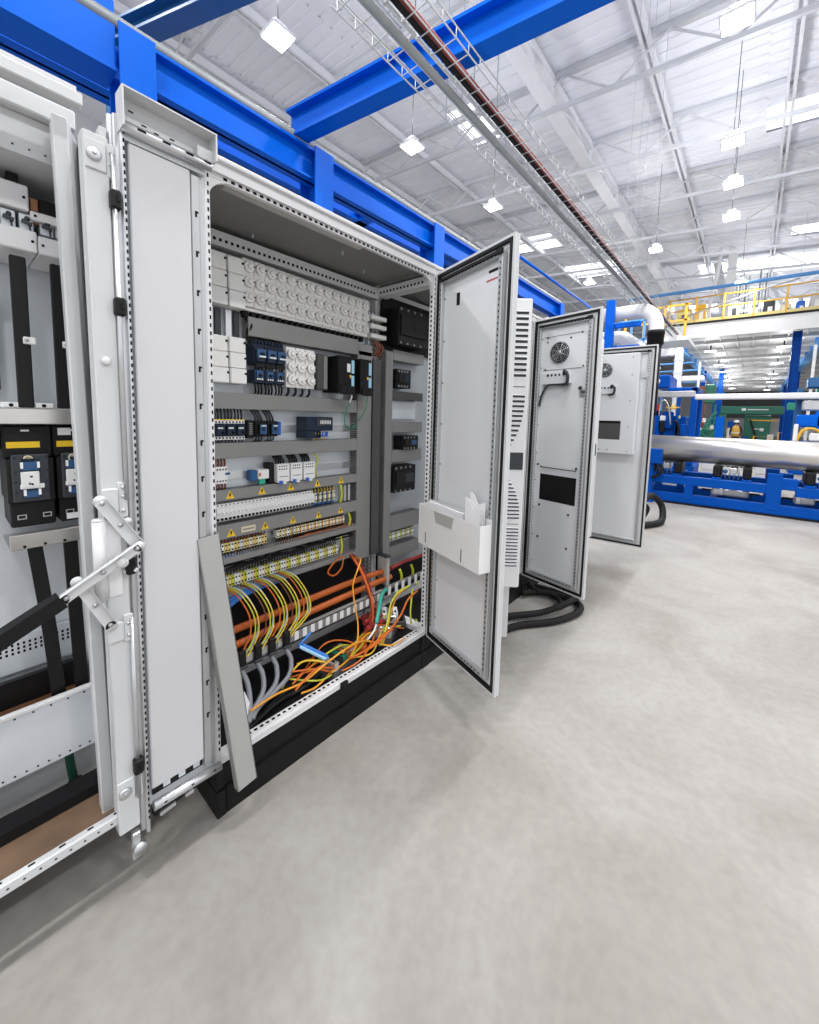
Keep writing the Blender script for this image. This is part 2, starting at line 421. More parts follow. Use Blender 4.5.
# ------------------------------------------------------------------ blue overhead frame behind the cabinets
def gantry():
    t = thing('overhead_gantry', 'blue painted steel beam frame on posts running behind and above the cabinets', 'gantry', (2, 2.3, 0))
    o = t.location
    Y0 = 2.2; zt, zb = 4.03, 3.74
    def ibeam(m, x0, x1, y, z0, z1, w=.16, tw=.014):
        m.box(x0, x1, y-tw, y+tw, z0, z1); m.box(x0, x1, y-w/2, y+w/2, z1-.022, z1); m.box(x0, x1, y-w/2, y+w/2, z0, z0+.022)
    m = MB(o); ibeam(m, .46, 8.72, Y0, zb, zt); m.build('main_beam', BLUE, t)
    # wider box beam at the left end
    m = MB(o); m.box(-2.2, .35, Y0-.05, Y0+.02, zb+.02, zt+.16); m.box(-2.2, .35, Y0-.07, Y0+.17, zb, zb+.025); m.box(-2.2, .35, Y0+.14, Y0+.17, zb+.025, zt+.1); m.build('box_beam', BLUE, t)
    m = MB(o); ibeam(m, -2, 8.72, 2.95, 4.03, 4.26, .2); m.build('rear_beam', BLUE, t)
    for x in (.46, 2.05, 3.98, 6.2, 8.6):
        m = MB(o); w = .11
        m.box(x-w, x+w, Y0-.13, Y0-.115, 0, zt); m.box(x-w, x+w, Y0+.115, Y0+.13, 0, zt); m.box(x-.012, x+.012, Y0-.115, Y0+.115, 0, zt)
        m.box(x-.16, x+.16, Y0-.17, Y0+.17, 0, .02)
        m.build('post', BLUE, t)
    for x in (1.15, 3.3, 5.2, 7.4):
        m = MB(o); m.M = None
        m.box(x-.08, x+.08, Y0+.08, 2.94, 4.03, 4.05); m.box(x-.08, x+.08, Y0+.08, 2.94, 4.15, 4.17); m.box(x-.01, x+.01, Y0+.08, 2.94, 4.05, 4.15)
        m.build('cross_tie', BLUE, t)
    # cross beam over the aisle
    def sbeam(p0, p1, h, w):
        m = MB(o); p0 = Vector(p0); p1 = Vector(p1)
        m.bar(p0, p1, .02, h); z = Vector((0, 0, h/2)); m.bar(p0+z, p1+z, w, .025); m.bar(p0-z, p1-z, w, .025); return m
    sbeam((1.80, 2.25, 4.18), (2.53, -2.4, 4.18), .23, .16).build('cross_beam', BLUE, t)
    sbeam((.74, 3.9, 5.12), (2.02, .35, 5.12), .16, .18).build('upper_cross_beam', BLUED, t)
    m = MB(o); m.box(.70, .86, 3.72, 3.88, 0, 5.03, .01); m.build('post', BLUED, t)
    m = MB(o); m.tube([(-2.2, Y0-.03, zt+.045), (8.7, Y0-.03, zt+.045)], .042, 12)
    m.build('top_rail', CONDUIT, t)
    return t
gantry()

# overhead services: wire trays, conduits, red pipe
def tray(y0, y1, z, x0, x1, label, hang):
    t = thing('cable_tray', label, 'cable tray', (x0, (y0+y1)/2, z), 0)
    o = t.location
    for y, zz in ((y0, z), (y1, z), (y0, z+.07), (y1, z+.07), ((y0+y1)/2, z)):
        m = MB(o); m.tube([(x0, y, zz), (x1, y, zz)], .0055, 6); m.build('long_wire', TRAY, t)
    x = x0+.05
    while x < x1:
        m = MB(o); m.tube([(x, y0, z+.07), (x, y0, z), (x, y1, z), (x, y1, z+.07)], .004, 5); m.build('cross_wire', TRAY, t); x += .15 if x < 7 else .4
    x = x0+1.2
    while x < x1-1:
        for y in (y0, y1): m = MB(o); m.tube([(x, y, z), (x, y, zroof(y)-.12)], .004, 5); m.build('hanger_rod', TRAY, t)
        x += 5.8
tray(.633, .785, 3.9, 1.1, 13.1, 'left-hand galvanised wire cable tray hanging under the roof', 1)
tray(.316, .523, 3.9, 1.1, 13.1, 'right-hand galvanised wire cable tray beside the red pipe', 1)
m = MB(); m.tube([(1.1, .586, 3.885), (13.1, .586, 3.885)], .027, 12)
tag(m.build('conduit_pipe', CONDUIT), 'thick dark grey conduit pipe running between the two wire trays', 'pipe')
m = MB(); m.tube([(1.1, .554, 3.96), (13.1, .554, 3.96)], .011, 8)
tag(m.build('conduit_pipe', TRAY), 'thin light grey conduit pipe beside the thick grey one', 'pipe')
m = MB(); m.tube([(1.1, .444, 3.932), (13.1, .444, 3.932)], .019, 10)
tag(m.build('sprinkler_pipe', REDP), 'long red-brown pipe running along the roof beside the wire tray', 'pipe')
m = MB(); m.tube([(1.1, .486, 3.932), (6, .486, 3.932), (13.1, .486, 3.932)], .021, 8)
tag(m.build('cable_bundle', BLACK), 'black cable bundle lying in the right-hand wire tray', 'cable')
m = MB(); m.tube([(1.2, 4.0, 7.2), (3.6, 2.2, 7.2)], .03, 8)
tag(m.build('sprinkler_pipe', REDP), 'short thin red pipe crossing behind the grey-blue beam at top left', 'pipe')
m = MB(); m.tube([(5.2, 1.66, 4.0), (9.4, 1.66, 4.0)], .022, 8)
tag(m.build('air_pipe', BLUE), 'thin straight blue pipe running above the open doors', 'pipe')

# ------------------------------------------------------------------ doors
def door(root, hinge, tip, z0, z1, inner, pocket=False, ac_in=False, fan=False, ac_out=False, hose=False):
    """a leaf in its own frame: x from the hinge to the free edge, z up; inner = +1/-1 is the side of the inner face along y"""
    d = Vector((tip[0]-hinge[0], tip[1]-hinge[1], 0)); w = d.length
    s = inner
    m = MB(); m.box(0, w, min(0, -s*.016), max(0, -s*.016), z0, z1, .003)
    for (x0, x1, a, b) in ((0, .012, z0, z1), (w-.012, w, z0, z1)): m.box(x0, x1, 0, s*.014, a, b)
    m.box(.012, w-.012, 0, s*.014, z0, z0+.012); m.box(.012, w-.012, 0, s*.014, z1-.012, z1)
    D = m.build('door', PAINT, root)
    D.location = Vector((hinge[0], hinge[1], 0)) - Vector((root.location.x, root.location.y, root.location.z))
    D.rotation_euler = (0, 0, math.atan2(d.y, d.x))
    def b(m, n, mt): return m.build(n, mt, D)
    m = MB(); m.rect(.014, w-.014, z0+.014, z1-.014, .012, s*.001, s*.018); b(m, 'gasket', RUBBER)
    m = MB(); m.rect(.030, w-.030, z0+.030, z1-.030, .014, s*.001, s*.004); m.m = 0; b(m, 'inner_rim', WHITE)
    # tubular perforated frame
    fx = .052
    m = MB(); m.rect(fx, w-fx, z0+.055, z1-.055, .024, s*.001, s*.030, .003)
    m.m = 1
    for x in (fx+.012, w-fx-.012): m.dots((x, s*.0302, z0+.09), (x, s*.0302, z1-.09), .025, (.006, .0012, .009))
    for z in (z0+.067, z1-.067): m.dots((fx+.03, s*.0302, z), (w-fx-.03, s*.0302, z), .025, (.009, .0012, .006))
    b(m, 'tubular_frame', (FRAME, HOLE))
    m = MB(); m.box(fx+.01, w-fx, s*.030, s*.040, z1-.066, z1-.054); m.box(w-fx-.03, w-fx+.004, s*.030, s*.044, z1-.07, z1-.05); b(m, 'lock_rod', BLACK)
    px0, px1 = fx+.024, w-fx-.024
    m = MB(); m.box(px0, px1, s*.001, s*.008, z0+.079, z1-.079); b(m, 'inner_panel', PANEL)
    m = MB()
    for z in (z0+.25, z0+.98, z1-.3): m.tube([(0, -s*.004, z-.035), (0, -s*.004, z+.035)], .011, 10); m.cut()
    m.pieces('hinge', BLACK, D)
    m = MB()
    for i in range(9):
        z = z0+.15+i*(z1-z0-.3)/8
        for x in (px0+.006, ): m.lathe([(.0035, 0), (.0035, .003)], (x, s*.008, z), (0, s, 0), 8); m.cut()
    m.pieces('screw', HOLE, D)
    if pocket:
        a0, a1, c0, c1 = .018, .530, .765, .982; dp = .062; y0 = s*.030
        m = MB(); y1 = s*(.030+dp)
        m.box(a0, a1, y1, y1+s*.003, c0, c1); m.box(a0, a0+.003, y0, y1, c0, c1); m.box(a1-.003, a1, y0, y1, c0, c1); m.box(a0, a1, y0, y1, c0, c0+.003)
        m.box(a0, a1, y0, y0+s*.002, c0, c1+.02)
        m.m = 1; m.box(a0+.07, a0+.075, y1+s*.003, y1+s*.004, c0+.02, c0+.075); m.box(a0+.38, a0+.385, y1+s*.003, y1+s*.004, c0+.015, c0+.075)
        b(m, 'document_pocket', (DEV, HOLE))
        m = MB(); m.prism([(.165, .972), (.335, .972), (.32, .915), (.185, .915)], 'xz', y1+s*.0031, y1+s*.005); w_ = b(m, 'pocket_window', CLEAR)
        m = MB(); m.box(.18, .205, s*.008, s*.0095, 2.0, 2.06); b(m, 'label_plate', BLACK)
        m = MB(); m.box(.40, .475, s*.008, s*.009, 2.052, 2.10); m.m = 1; m.box(.40, .475, s*.009, s*.0095, 2.052, 2.058); m.m = 2; m.box(.415, .475, s*.009, s*.0096, 2.085, 2.098)
        b(m, 'type_label', (PANEL, RED, BLACK))
    def fanunit(x, z, r, y):
        m = MB(); m.lathe([(r, 0), (r, .006), (r*.96, .006)], (x, y, z), (0, s, 0), 28); b(m, 'fan_opening', SLATE)
        m = MB()
        for k in (1, 2, 3, 4, 5):
            rr = r*k/5.4; n = 24
            m.tube([(x+rr*math.cos(2*PI*i/n), y+s*.008, z+rr*math.sin(2*PI*i/n)) for i in range(n+1)], .0016, 5, cap=False)
        for a in range(4):
            q = PI*a/4+.4; m.tube([(x-r*math.cos(q), y+s*.008, z-r*math.sin(q)), (x+r*math.cos(q), y+s*.008, z+r*math.sin(q))], .0016, 5)
        m.lathe([(r*.25, 0), (r*.22, .004)], (x, y+s*.008, z), (0, s, 0), 16)
        b(m, 'fan_guard', FRAME)
        m = MB()
        for k in range(7):
            q = 2*PI*k/7
            m.prism([(x+r*.2*math.cos(q), z+r*.2*math.sin(q)), (x+r*.9*math.cos(q+.1), z+r*.9*math.sin(q+.1)), (x+r*.9*math.cos(q+.6), z+r*.9*math.sin(q+.6)), (x+r*.2*math.cos(q+.5), z+r*.2*math.sin(q+.5))], 'xz', y+s*.0062, y+s*.0072)
        b(m, 'fan_blades', BLACK)
    def terminalbox(x0, x1, z0_, z1_, y):
        m = MB(); m.box(x0, x1, y, y+s*.028, z0_, z1_, .002); m.m = 1
        for k in range(5): m.lathe([(.010-.0008*k, 0), (.010-.0008*k, .002)], (x0+.05+.032*k, y+s*.028, z1_-.022), (0, s, 0), 10)
        b(m, 'control_box', (PANEL, BLACK))
        m = MB(); xx = x1-.02
        m.tube([(xx-.025, y+s*.03, z1_-.02), (xx-.01, y+s*.05, z1_), (xx+.015, y+s*.05, z1_-.03), (xx+.005, y+s*.04, z0_+.0), (xx-.04, y+s*.03, z0_-.01)], .011, 8, sub=5)
        b(m, 'plug_cable', SLATE)
    if fan:
        m = MB(); m.box(.105, w-.085, s*.008, s*.010, 1.81, 2.065); m.m = 1
        m.box(.105, w-.12, s*.010, s*.0108, 2.055, 2.058); m.box(.105, w-.12, s*.010, s*.0108, 1.813, 1.816); m.box(w-.088, w-.086, s*.010, s*.0108, 1.81, 2.06)
        for (x, z) in ((.13, 2.05), (w-.13, 2.055), (.13, 2.02), (.32, 2.03), (.12, 1.82), (w-.11, 1.825)): m.lathe([(.006, 0), (.006, .004)], (x, s*.010, z), (0, s, 0), 8)
        b(m, 'cooling_access_plate', (PANEL, HOLE))
        fanunit(.235, 1.935, .077, s*.011)
        terminalbox(.115, .345, 1.71, 1.795, s*.009)
        m = MB(); m.tube([(.09, s*.02, 1.55), (.105, s*.022, 1.62), (.16, s*.03, 1.70), (.25, s*.03, 1.705), (.33, s*.03, 1.70)], .008, 8, sub=5)
        b(m, 'supply_cable', SLATE)
        m = MB(); m.box(.41, .462, s*.008, s*.010, 1.61, 1.665); m.m = 1; m.lathe([(.012, 0), (.012, .012)], (.415, s*.008, 1.675), (0, s, 0), 10); m.box(.42, .45, s*.010, s*.011, 1.64, 1.652)
        b(m, 'lock_plate', (ALU, SLATE))
        m = MB(); m.tube([(.13, s*.012, 1.10), (.13, s*.02, 1.092), (.42, s*.02, 1.092), (.42, s*.012, 1.10)], .004, 6); b(m, 'handle_bar', SLATE)
        m = MB(); m.box(.125, .425, s*.008, s*.0095, .842, 1.04); b(m, 'air_opening', HOLE)
        m = MB()
        for (x, z) in ((.13, .80), (.38, .77), (.13, .55), (.38, .52), (.10, 1.11), (.42, 1.11)): m.lathe([(.008, 0), (.008, .006)], (x, s*.008, z), (0, s, 0), 8); m.cut()
        m.pieces('mounting_screw', SLATE, D)
    if ac_in:
        y1 = s*.12
        m = MB(); m.box(.06, .455, s*.02, y1, 1.13, 2.11, .004); m.m = 1
        for z in (1.16, 1.4, 1.65, 1.9, 2.07):
            m.lathe([(.005, 0), (.005, .003)], (.40, y1, z), (0, s, 0), 8)
        m.box(.14, .15, y1, y1+s*.002, 1.16, 1.17); m.box(.22, .23, y1, y1+s*.002, 1.16, 1.17)
        b(m, 'cooling_unit', (PANEL, HOLE))
        fanunit(.155, 1.955, .07, y1)
        terminalbox(.09, .27, 1.72, 1.80, y1)
        m = MB(); m.box(.09, .33, y1, y1+s*.0015, 1.27, 1.455); m.m = 1; m.box(.09, .33, y1+s*.0015, y1+s*.002, 1.43, 1.455); b(m, 'air_opening', (DUCTD, HOLE))
        m = MB(); m.box(.47, .515, s*.030, s*.034, 1.88, 1.94); b(m, 'lock_plate', ALU)
    if ac_out:   # louvred air conditioner on the outer side
        o = -s; yb = o*.016; yf = o*.13; w0, w1 = .17, w+.02
        m = MB(); m.box(w0, w1, yb, yf, .545, 2.055, .006)
        m.m = 1; m.box(w0+.02, w1-.02, yf, yf+o*.0006, 1.612, 1.616); m.box(w0+.02, w1-.02, yf, yf+o*.0006, .892, .895)
        b(m, 'air_conditioner', (WHITE, SLATE))
        def louvres(za, zb, n, taper=0):
            m = MB()
            for i in range(n):
                z = zb-(zb-za)*(i+.5)/n; h = (zb-za)/n; u = i/(n-1)
                xe = w1-.018
                if taper == 1: xe -= .075*u**2.4
                elif taper == -1: xe -= .075*(1-u)**2.4
                x0 = w1-.235
                m.m = 0; m.box(x0, xe, yf, yf+o*.001, z-h*.34, z+h*.30)
                m.m = 1; m.prism([(yf, z+h*.32), (yf+o*.006, z+h*.16), (yf+o*.006, z+h*.10), (yf, z+h*.22)], 'yz', x0, xe)
            b(m, 'louvre_grille', (SLATE, WHITE))
        louvres(1.66, 2.0, 12); louvres(1.28, 1.58, 12, 1); louvres(.92, 1.16, 12, -1); louvres(.66, .88, 12)
        m = MB(); m.box(w1-.16, w1-.012, yf, yf+o*.004, 1.185, 1.275, .001); b(m, 'display', SLATE)
    return D

# ------------------------------------------------------------------ cabinet shells
ZINCSHADE = mat('shaded_zinc_plate', (.40, .43, .46), .45, .2, noise=.06)  # darker copy of the plate zinc, shade of the deep interior in its colour
CEILSHADE = mat('shaded_ceiling_paint', (.21, .21, .205), .55, noise=.05)  # roof paint darkened, shade under the cabinet roof put into the colour
def cabinet(label, x0, x1, closed_left, closed_right, dp=.5):
    t = thing('control_cabinet', label, 'electrical cabinet', ((x0+x1)/2, .25, 0), 0)
    o = t.location; zb, zt = .2, 2.23
    m = MB(o)
    m.box(x0+.035, x1-.035, .012, dp-.01, .1, zb-.002); m.box(x0+.035, x1-.035, 0, dp, 0, .098)
    for a in (x0, x1-.032):
        m.box(a, a+.032, .004, dp-.004, .1, zb-.002, .002); m.box(a, a+.032, -.004, dp, 0, .098, .002)
    m.build('plinth', PLINTH, t)
    # frame profiles with system holes
    pw = .018
    m = MB(o)
    for x in (x0, x1-pw):
        m.box(x, x+pw, 0, .03, zb, zt, .002); m.box(x, x+pw, dp-.06, dp-.02, zb, zt, .002)
    m.box(x0+pw, x1-pw, 0, .012, zb, zb+.022); m.box(x0+pw, x1-pw, .012, .04, zb, zb+.030)
    m.box(x0+pw, x1-pw, .0, .012, zt-.03, zt); m.box(x0+pw, x1-pw, .012, .030, zt-.044, zt)
    m.box(x0+pw, x1-pw, dp-.09, dp-.06, 2.14, 2.2); m.box(x0+pw, x1-pw, dp-.09, dp-.05, zb, zb+.04)
    for x in (x0, x1-.03):
        m.box(x, x+.03, .03, dp-.06, 2.15, 2.2); m.box(x, x+.03, .03, dp-.06, zb, zb+.03)
    # rounded gussets in the upper front corners
    for (xc, sg) in ((x0+pw, 1), (x1-pw, -1)):
        r = .075; poly = [(xc, zt-.044)] + [(xc+sg*(r-r*math.sin(q*PI/16)), zt-.044-r+r*math.cos(q*PI/16)) for q in range(0, 9)]
        poly = [(xc, zt-.044), (xc+sg*r, zt-.044)] + [(xc+sg*(r-r*math.sin(q*PI/16)), zt-.044-r+r*math.cos(q*PI/16)) for q in range(1, 9)]
        m.prism(poly, 'xz', .014, .03)
    m.m = 1
    for x in (x0+.012, x1-.011):
        m.dots((x, -.0003, zb+.05), (x, -.0003, zt-.04), .025, (.005, .001, .012)); 
    for x in (x0+pw+.0002, x1-pw-.0002): m.dots((x, .016, zb+.04), (x, .016, zt-.13), .025, (.001, .010, .012))
    m.dots((x0+.06, .0117, zt-.036), (x1-.05, .0117, zt-.036), .025, (.013, .001, .009))
    m.dots((x0+.05, .026, zb+.0305), (x1-.05, .026, zb+.0305), .025, (.013, .010, .001))
    m.dots((x0+.05, dp-.0903, 2.165), (x1-.05, dp-.0903, 2.165), .025, (.012, .001, .012))
    for x in (x0+.0302, x1-.0302): m.dots((x, .06, 2.172), (x, dp-.1, 2.172), .025, (.001, .012, .012))
    m.build('frame', (WHITE, HOLE), t)
    m = MB(o); m.box(x0-.0005, x1+.0005, -.012, dp, zt, zt+.018, .004); m.build('roof_plate', PAINT, t)
    m = MB(o); m.box(x0+.02, x1-.02, .031, dp-.02, zt-.006, zt-.001); m.build('ceiling_shade_sheet', CEILSHADE, t)  # added sheet that carries the painted shade of the ceiling
    m = MB(o); m.box(x0, x1, dp-.018, dp, zb, zt); m.build('back_panel', PAINT, t)
    m = MB(o); m.box(x0+.03, x1-.03, .04, dp-.02, zb-.002, zb+.004); m.build('gland_plate', BLACK, t)
    m = MB(o); m.box(x0+.03, x1-.03, dp-.05, dp-.044, zb+.01, .60); m.build('lower_screen', BLACK, t)
    if closed_left: m = MB(o); m.box(x0+.001, x0+.004, .03, dp-.02, zb+.03, zt-.05); m.build('side_panel', PAINT, t)
    if closed_right: m = MB(o); m.box(x1-.004, x1-.001, .03, dp-.02, zb+.03, zt-.05); m.build('side_panel', PAINT, t)
    return t

cab1 = cabinet('large open light grey cabinet full of fuses and wiring, nearest the camera', 0, 1.2, True, False)
o1 = cab1.location
m = MB(o1); m.box(.10, 1.12, .43, .434, .60, 2.12); m.m = 1
for z in (1.375, 1.165, 1.015, .85, .70): m.box(.15, .97, .423, .43, z-.017, z+.017); 
m.build('mounting_plate', (PLATE, ALU), cab1)
m = MB(o1); m.box(.075, .72, .050, .078, 2.190, 2.214, .006); m.m = 1; m.box(.07, .085, .048, .080, 2.188, 2.23); m.box(.71, .725, .048, .080, 2.188, 2.23)
m.build('light_tube', (CLEAR, DUCTG), cab1)
m = MB(o1)
for (x, y) in ((.72, .2), (.36, .37), (.95, .3)): m.lathe([(.006, 0), (.006, .022), (.003, .026)], (x, y, 2.23), (0, 0, -1), 8); m.cut()
m.pieces('roof_bolt', ALU, cab1)
m = MB(o1); m.box(.56, .60, -.014, .004, .196, .226, .003); m.box(.565, .595, -.020, -.014, .205, .220, .002); m.build('door_catch', BLACK, cab1)
m = MB(o1); 
for x in (1.085, 1.115): m.box(x, x+.012, .40, .43, .22, 2.05)
m.m = 1
for x in (1.091, 1.121): m.dots((x, .3997, .24), (x, .3997, 2.0), .025, (.006, .001, .014))
m.build('divider_rail', (FRAME, HOLE), cab1)
door(cab1, (1.2, -.014), (1.005, -.555), .195, 2.205, -1, pocket=True)

cab2 = cabinet('middle cabinet of the row, behind the tall open door', 1.202, 2.46, False, True)
o2 = cab2.location
m = MB(o2); m.box(1.23, 2.36, .43, .434, .45, 2.0); m.build('mounting_plate', ZINCSHADE, cab2)
m = MB(o2); m.box(1.264, 1.56, .424, .4295, 1.43, 1.545); m.build('cover_strip', PLATE, cab2)
door(cab2, (1.215, -.016), (1.499, -.353), .20, 2.05, 1, ac_out=True)
door(cab2, (2.45, -.014), (2.318, -.533), .195, 2.20, -1, fan=True)
cab3 = cabinet('farthest cabinet of the row, behind the second open door', 2.475, 3.92, True, True)
door(cab3, (2.50, -.016), (2.784, -.353), .20, 2.05, 1, ac_out=True)
door(cab3, (3.91, -.014), (3.935, -.600), .195, 2.19, -1, ac_in=True)

# paper in the pocket
dd = Vector((1.005-1.2, -.555+.014, 0)).normalized(); nn = Vector((-dd.y, dd.x, 0))
def on_door1(x, y, z): return Vector((1.2, -.014, 0)) + dd*x + nn*y + Vector((0, 0, z))
m = MB()
for k in range(4):
    y = -.050-.009*k; h = (0, -.03, -.045, -.02)[k]
    A = [on_door1(.395, y, .80), on_door1(.50, y, .80), on_door1(.50, y, 1.075+h), on_door1(.45, y+.002, 1.06+h), on_door1(.42, y, 1.10+h), on_door1(.395, y, 1.105+h)]
    B = [p+nn*.0025 for p in A]
    m.add(A+B, [tuple(range(6)), tuple(range(11, 5, -1))]+[(i, (i+1) % 6, (i+1) % 6+6, i+6) for i in range(6)])
tag(m.build('document', PAPER), 'stack of folded white papers sticking up from the door pocket', 'papers')
m = MB(); A = [on_door1(.06, -.066, .80), on_door1(.36, -.066, .80), on_door1(.36, -.060, .995), on_door1(.06, -.060, 1.0)]; B = [p+nn*.012 for p in A]
m.add(A+B, [(0,1,2,3), (7,6,5,4), (0,1,5,4), (1,2,6,5), (2,3,7,6), (3,0,4,7)])
tag(m.build('folder', PAPER), 'white folder lying flat inside the door pocket behind its window', 'folder')

# ------------------------------------------------------------------ devices in the open cabinet
Yp = .423
# grey wiring ducts
def duct(x0, x1, z0, z1, label, yf=.36, slots=True, mt=DUCTG, stickers=(), y1=Yp, extra=None):
    t = thing('wiring_duct', label, 'wiring duct', ((x0+x1)/2, y1, z0), 0, 'grey wiring ducts'); o = t.location
    m = MB(o); m.box(x0, x1, yf, yf+.010, z0, z1, .002); m.build('lid', mt, t)
    m = MB(o); m.box(x0+.001, x1-.001, yf+.010, y1, z0+.003, z0+.006) if not slots else None
    vert = (z1-z0) > (x1-x0)
    if vert:
        n = int((z1-z0)/.0125)
        for k in range(n):
            z = z0+(k+.5)*(z1-z0)/n
            for x in (x0+.002, x1-.004): m.box(x, x+.002, yf+.010, y1, z-.0035, z+.0035)
    else:
        n = int((x1-x0)/.0125)
        for k in range(n):
            x = x0+(k+.5)*(x1-x0)/n
            for z in (z0+.002, z1-.004): m.box(x-.0035, x+.0035, yf+.010, y1, z, z+.002)
    m.box(x0+.002, x1-.002, y1-.003, y1, z0+.002, z1-.002)
    m.build('slotted_body', mt, t)
    for (x, z) in stickers:
        m = MB(o); h = .020; m.prism([(x-h, z-h*.8), (x+h, z-h*.8), (x, z+h)], 'xz', yf-.0008, yf)
        m.m = 1; m.prism([(x-.002, z+h*.45), (x+.006, z+h*.45), (x+.001, z-.0), (x+.006, z-.0), (x-.003, z-h*.65), (x+.0, z-h*.15), (x-.005, z-h*.15)], 'xz', yf-.0014, yf-.0008)
        m.build('warning_sticker', (YEL, BLACK), t)
    if extra:
        a, b_, c, d = extra
        m = MB(o); m.box(a, b_, yf-.001, yf, c, d); m.m = 1; m.box(a+.006, b_-.006, yf-.0013, yf-.001, (c+d)/2-.0035, (c+d)/2+.0035); m.build('cream_label', (CREAM, DUCTG), t)
    return t
duct(.330, .972, 1.783, 1.866, 'grey wiring duct directly under the long fuse bank')
duct(.170, .968, 1.462, 1.532, 'grey wiring duct under the contactors and controller')
duct(.168, .972, 1.250, 1.317, 'grey wiring duct between the motor breakers and white contactors')
duct(.176, .975, 1.067, 1.115, 'grey wiring duct with five yellow stickers above the white breaker row', stickers=[(x, 1.09) for x in (.236, .386, .540, .699, .857)])
duct(.178, .977, .898, .960, 'grey wiring duct with five yellow stickers and a cream label below the white breaker row', stickers=[(x, .922) for x in (.238, .400, .551, .706, .855)], extra=(.285, .352, .912, .938))
duct(.974, 1.082, .60, 1.81, 'tall vertical grey wiring duct at the right of the mounting plate')
duct(.975, 1.08, 1.785, 1.848, 'short grey duct piece joining the top of the vertical duct')
def tray_duct(z, label):   # an open duct without its lid
    t = thing('open_wiring_duct', label, 'wiring duct', (.58, Yp, z)); o = t.location
    m = MB(o); m.box(.19, .975, .355, Yp, z, z+.003); m.box(.19, .975, .355, .358, z, z+.030); m.box(.19, .975, Yp-.003, Yp, z, z+.05)
    m.build('tray_body', DUCTG, t)
    m = MB(o)
    for k in range(60):
        x = .2+k*.0129; m.box(x, x+.006, .3555, .3575, z+.030, z+.045)
    m.build('fingers', DUCTG, t)
tray_duct(.785, 'open grey wiring duct carrying brown and red wires under the upper terminals')
tray_duct(.633, 'open grey wiring duct under the lower terminal row')

# three-pole screw fuse bases
def fuse_base(x, zc, dz, y0, label, group):
    t = thing('fuse_holder', label, 'fuse holder', (x, Yp, zc-1.5*dz), 0, group); o = t.location
    m = MB(o); m.box(x-.0258, x+.0258, y0, Yp, zc-1.62*dz, zc+1.55*dz, .003); m.build('body', CERAM, t)
    for k in (1, 0, -1):
        z = zc+k*dz
        m = MB(o); m.lathe([(.0235, 0), (.0235, .014), (.0215, .018), (.015, .018), (.0125, .015)], (x, y0, z), (0, -1, 0), 20); c = m.build('screw_cap', CERAM, t)
        m = MB(o); m.lathe([(.0125, .014), (.0125, .022), (.009, .026)], (x+.001, y0, z), (0, -1, 0), 16); m.m = 1; m.lathe([(.0035, .0), (.0035, .003)], (x+.019, y0-.0175, z), (0, -1, 0), 8); m.build('knob', (CERAM2, HOLE), c)
    return t
b0 = fuse_base(.340, 2.014, .0635, .375, 'white three-cap screw fuse holder, leftmost in the long upper bank', 'fuse holders in the long upper bank')
for i in range(1, 14):
    n = 'rightmost' if i == 13 else ORD[i]+' from the left'
    dup(b0, (.340+i*.0533, Yp, 2.014-1.5*.0635-(.0012*i)), 'white three-cap screw fuse holder, %s in the long upper bank' % n, 'fuse holders in the long upper bank')
b1 = fuse_base(.545, 1.672, .0605, .365, 'white three-cap screw fuse holder, left one of the small bank beside the blue contactors', 'fuse holders in the small bank')
dup(b1, (.600, Yp, 1.672-1.5*.0605), 'white three-cap screw fuse holder, middle one of the small bank', 'fuse holders in the small bank')
dup(b1, (.656, Yp, 1.672-1.5*.0605), 'white three-cap screw fuse holder, right one of the small bank beside the grey power unit', 'fuse holders in the small bank')
m = MB(); m.box(.315, 1.06, .385, .42, 1.895, 1.908); m.m = 1
for k in range(22): m.box(.33+k*.033, .345+k*.033, .39, .42, 1.868, 1.895)
tag(m.build('terminal_rail', (CERAM, BLACK)), 'long rail of black terminals along the bottom of the upper fuse bank', 'terminal rail')
# white cover plates
def cover(x0, x1, z0, z1, y0, label, g):
    t = thing('blanking_cover', label, 'cover', ((x0+x1)/2, y0+.03, z0), 0, g); o = t.location
    m = MB(o); m.box(x0, x1, y0, Yp, z0, z1, .003); m.build('body', COVER, t)
    m = MB(o)
    for x in (x1-.006,): m.lathe([(.005, 0), (.005, .003)], (x, y0, z1-.02), (0, -1, 0), 10)
    m.build('screw', HOLE, t)
zc = {0: 'top', 1: 'middle', 2: 'bottom'}
for r in range(3):
    z1 = 2.103-r*.0705
    cover(.168, .243, z1-.068, z1, .37-.004*r, 'white plastic blanking cover, %s left of the six beside the long fuse bank' % zc[r], 'blanking covers left of the upper fuse bank')
    z1 -= .004
    cover(.246, .315, z1-.068, z1, .362-.004*r, 'white plastic blanking cover, %s right of the six beside the long fuse bank' % zc[r], 'blanking covers left of the upper fuse bank')
    z1 = 1.768-r*.066
    cover(.169, .243, z1-.064, z1, .37-.004*r, 'white plastic blanking cover, %s left of the six beside the blue contactors' % zc[r], 'blanking covers left of the contactors')
    cover(.246, .318, z1-.064, z1, .362-.004*r, 'white plastic blanking cover, %s right of the six beside the blue contactors' % zc[r], 'blanking covers left of the contactors')
# vertical bus bars between the two cover groups
for k, x in enumerate((.172, .205, .250, .285)):
    m = MB(); m.box(x, x+.024, .40, .412, 1.77, 1.885)
    tag(m.build('bus_bar', SLATE if k % 2 else ALU), 'flat vertical bus bar, %s of four between the white cover groups' % ORD[k], 'bus bar', 'bus bars between the cover plates')
m = MB(); m.tube([(.32, .40, 1.89), (.345, .37, 1.84), (.335, .37, 1.80), (.345, .38, 1.76)], .010, 8, sub=4)
tag(m.build('cable', BLACK), 'short thick black cable dropping onto the left blue contactor', 'cable')

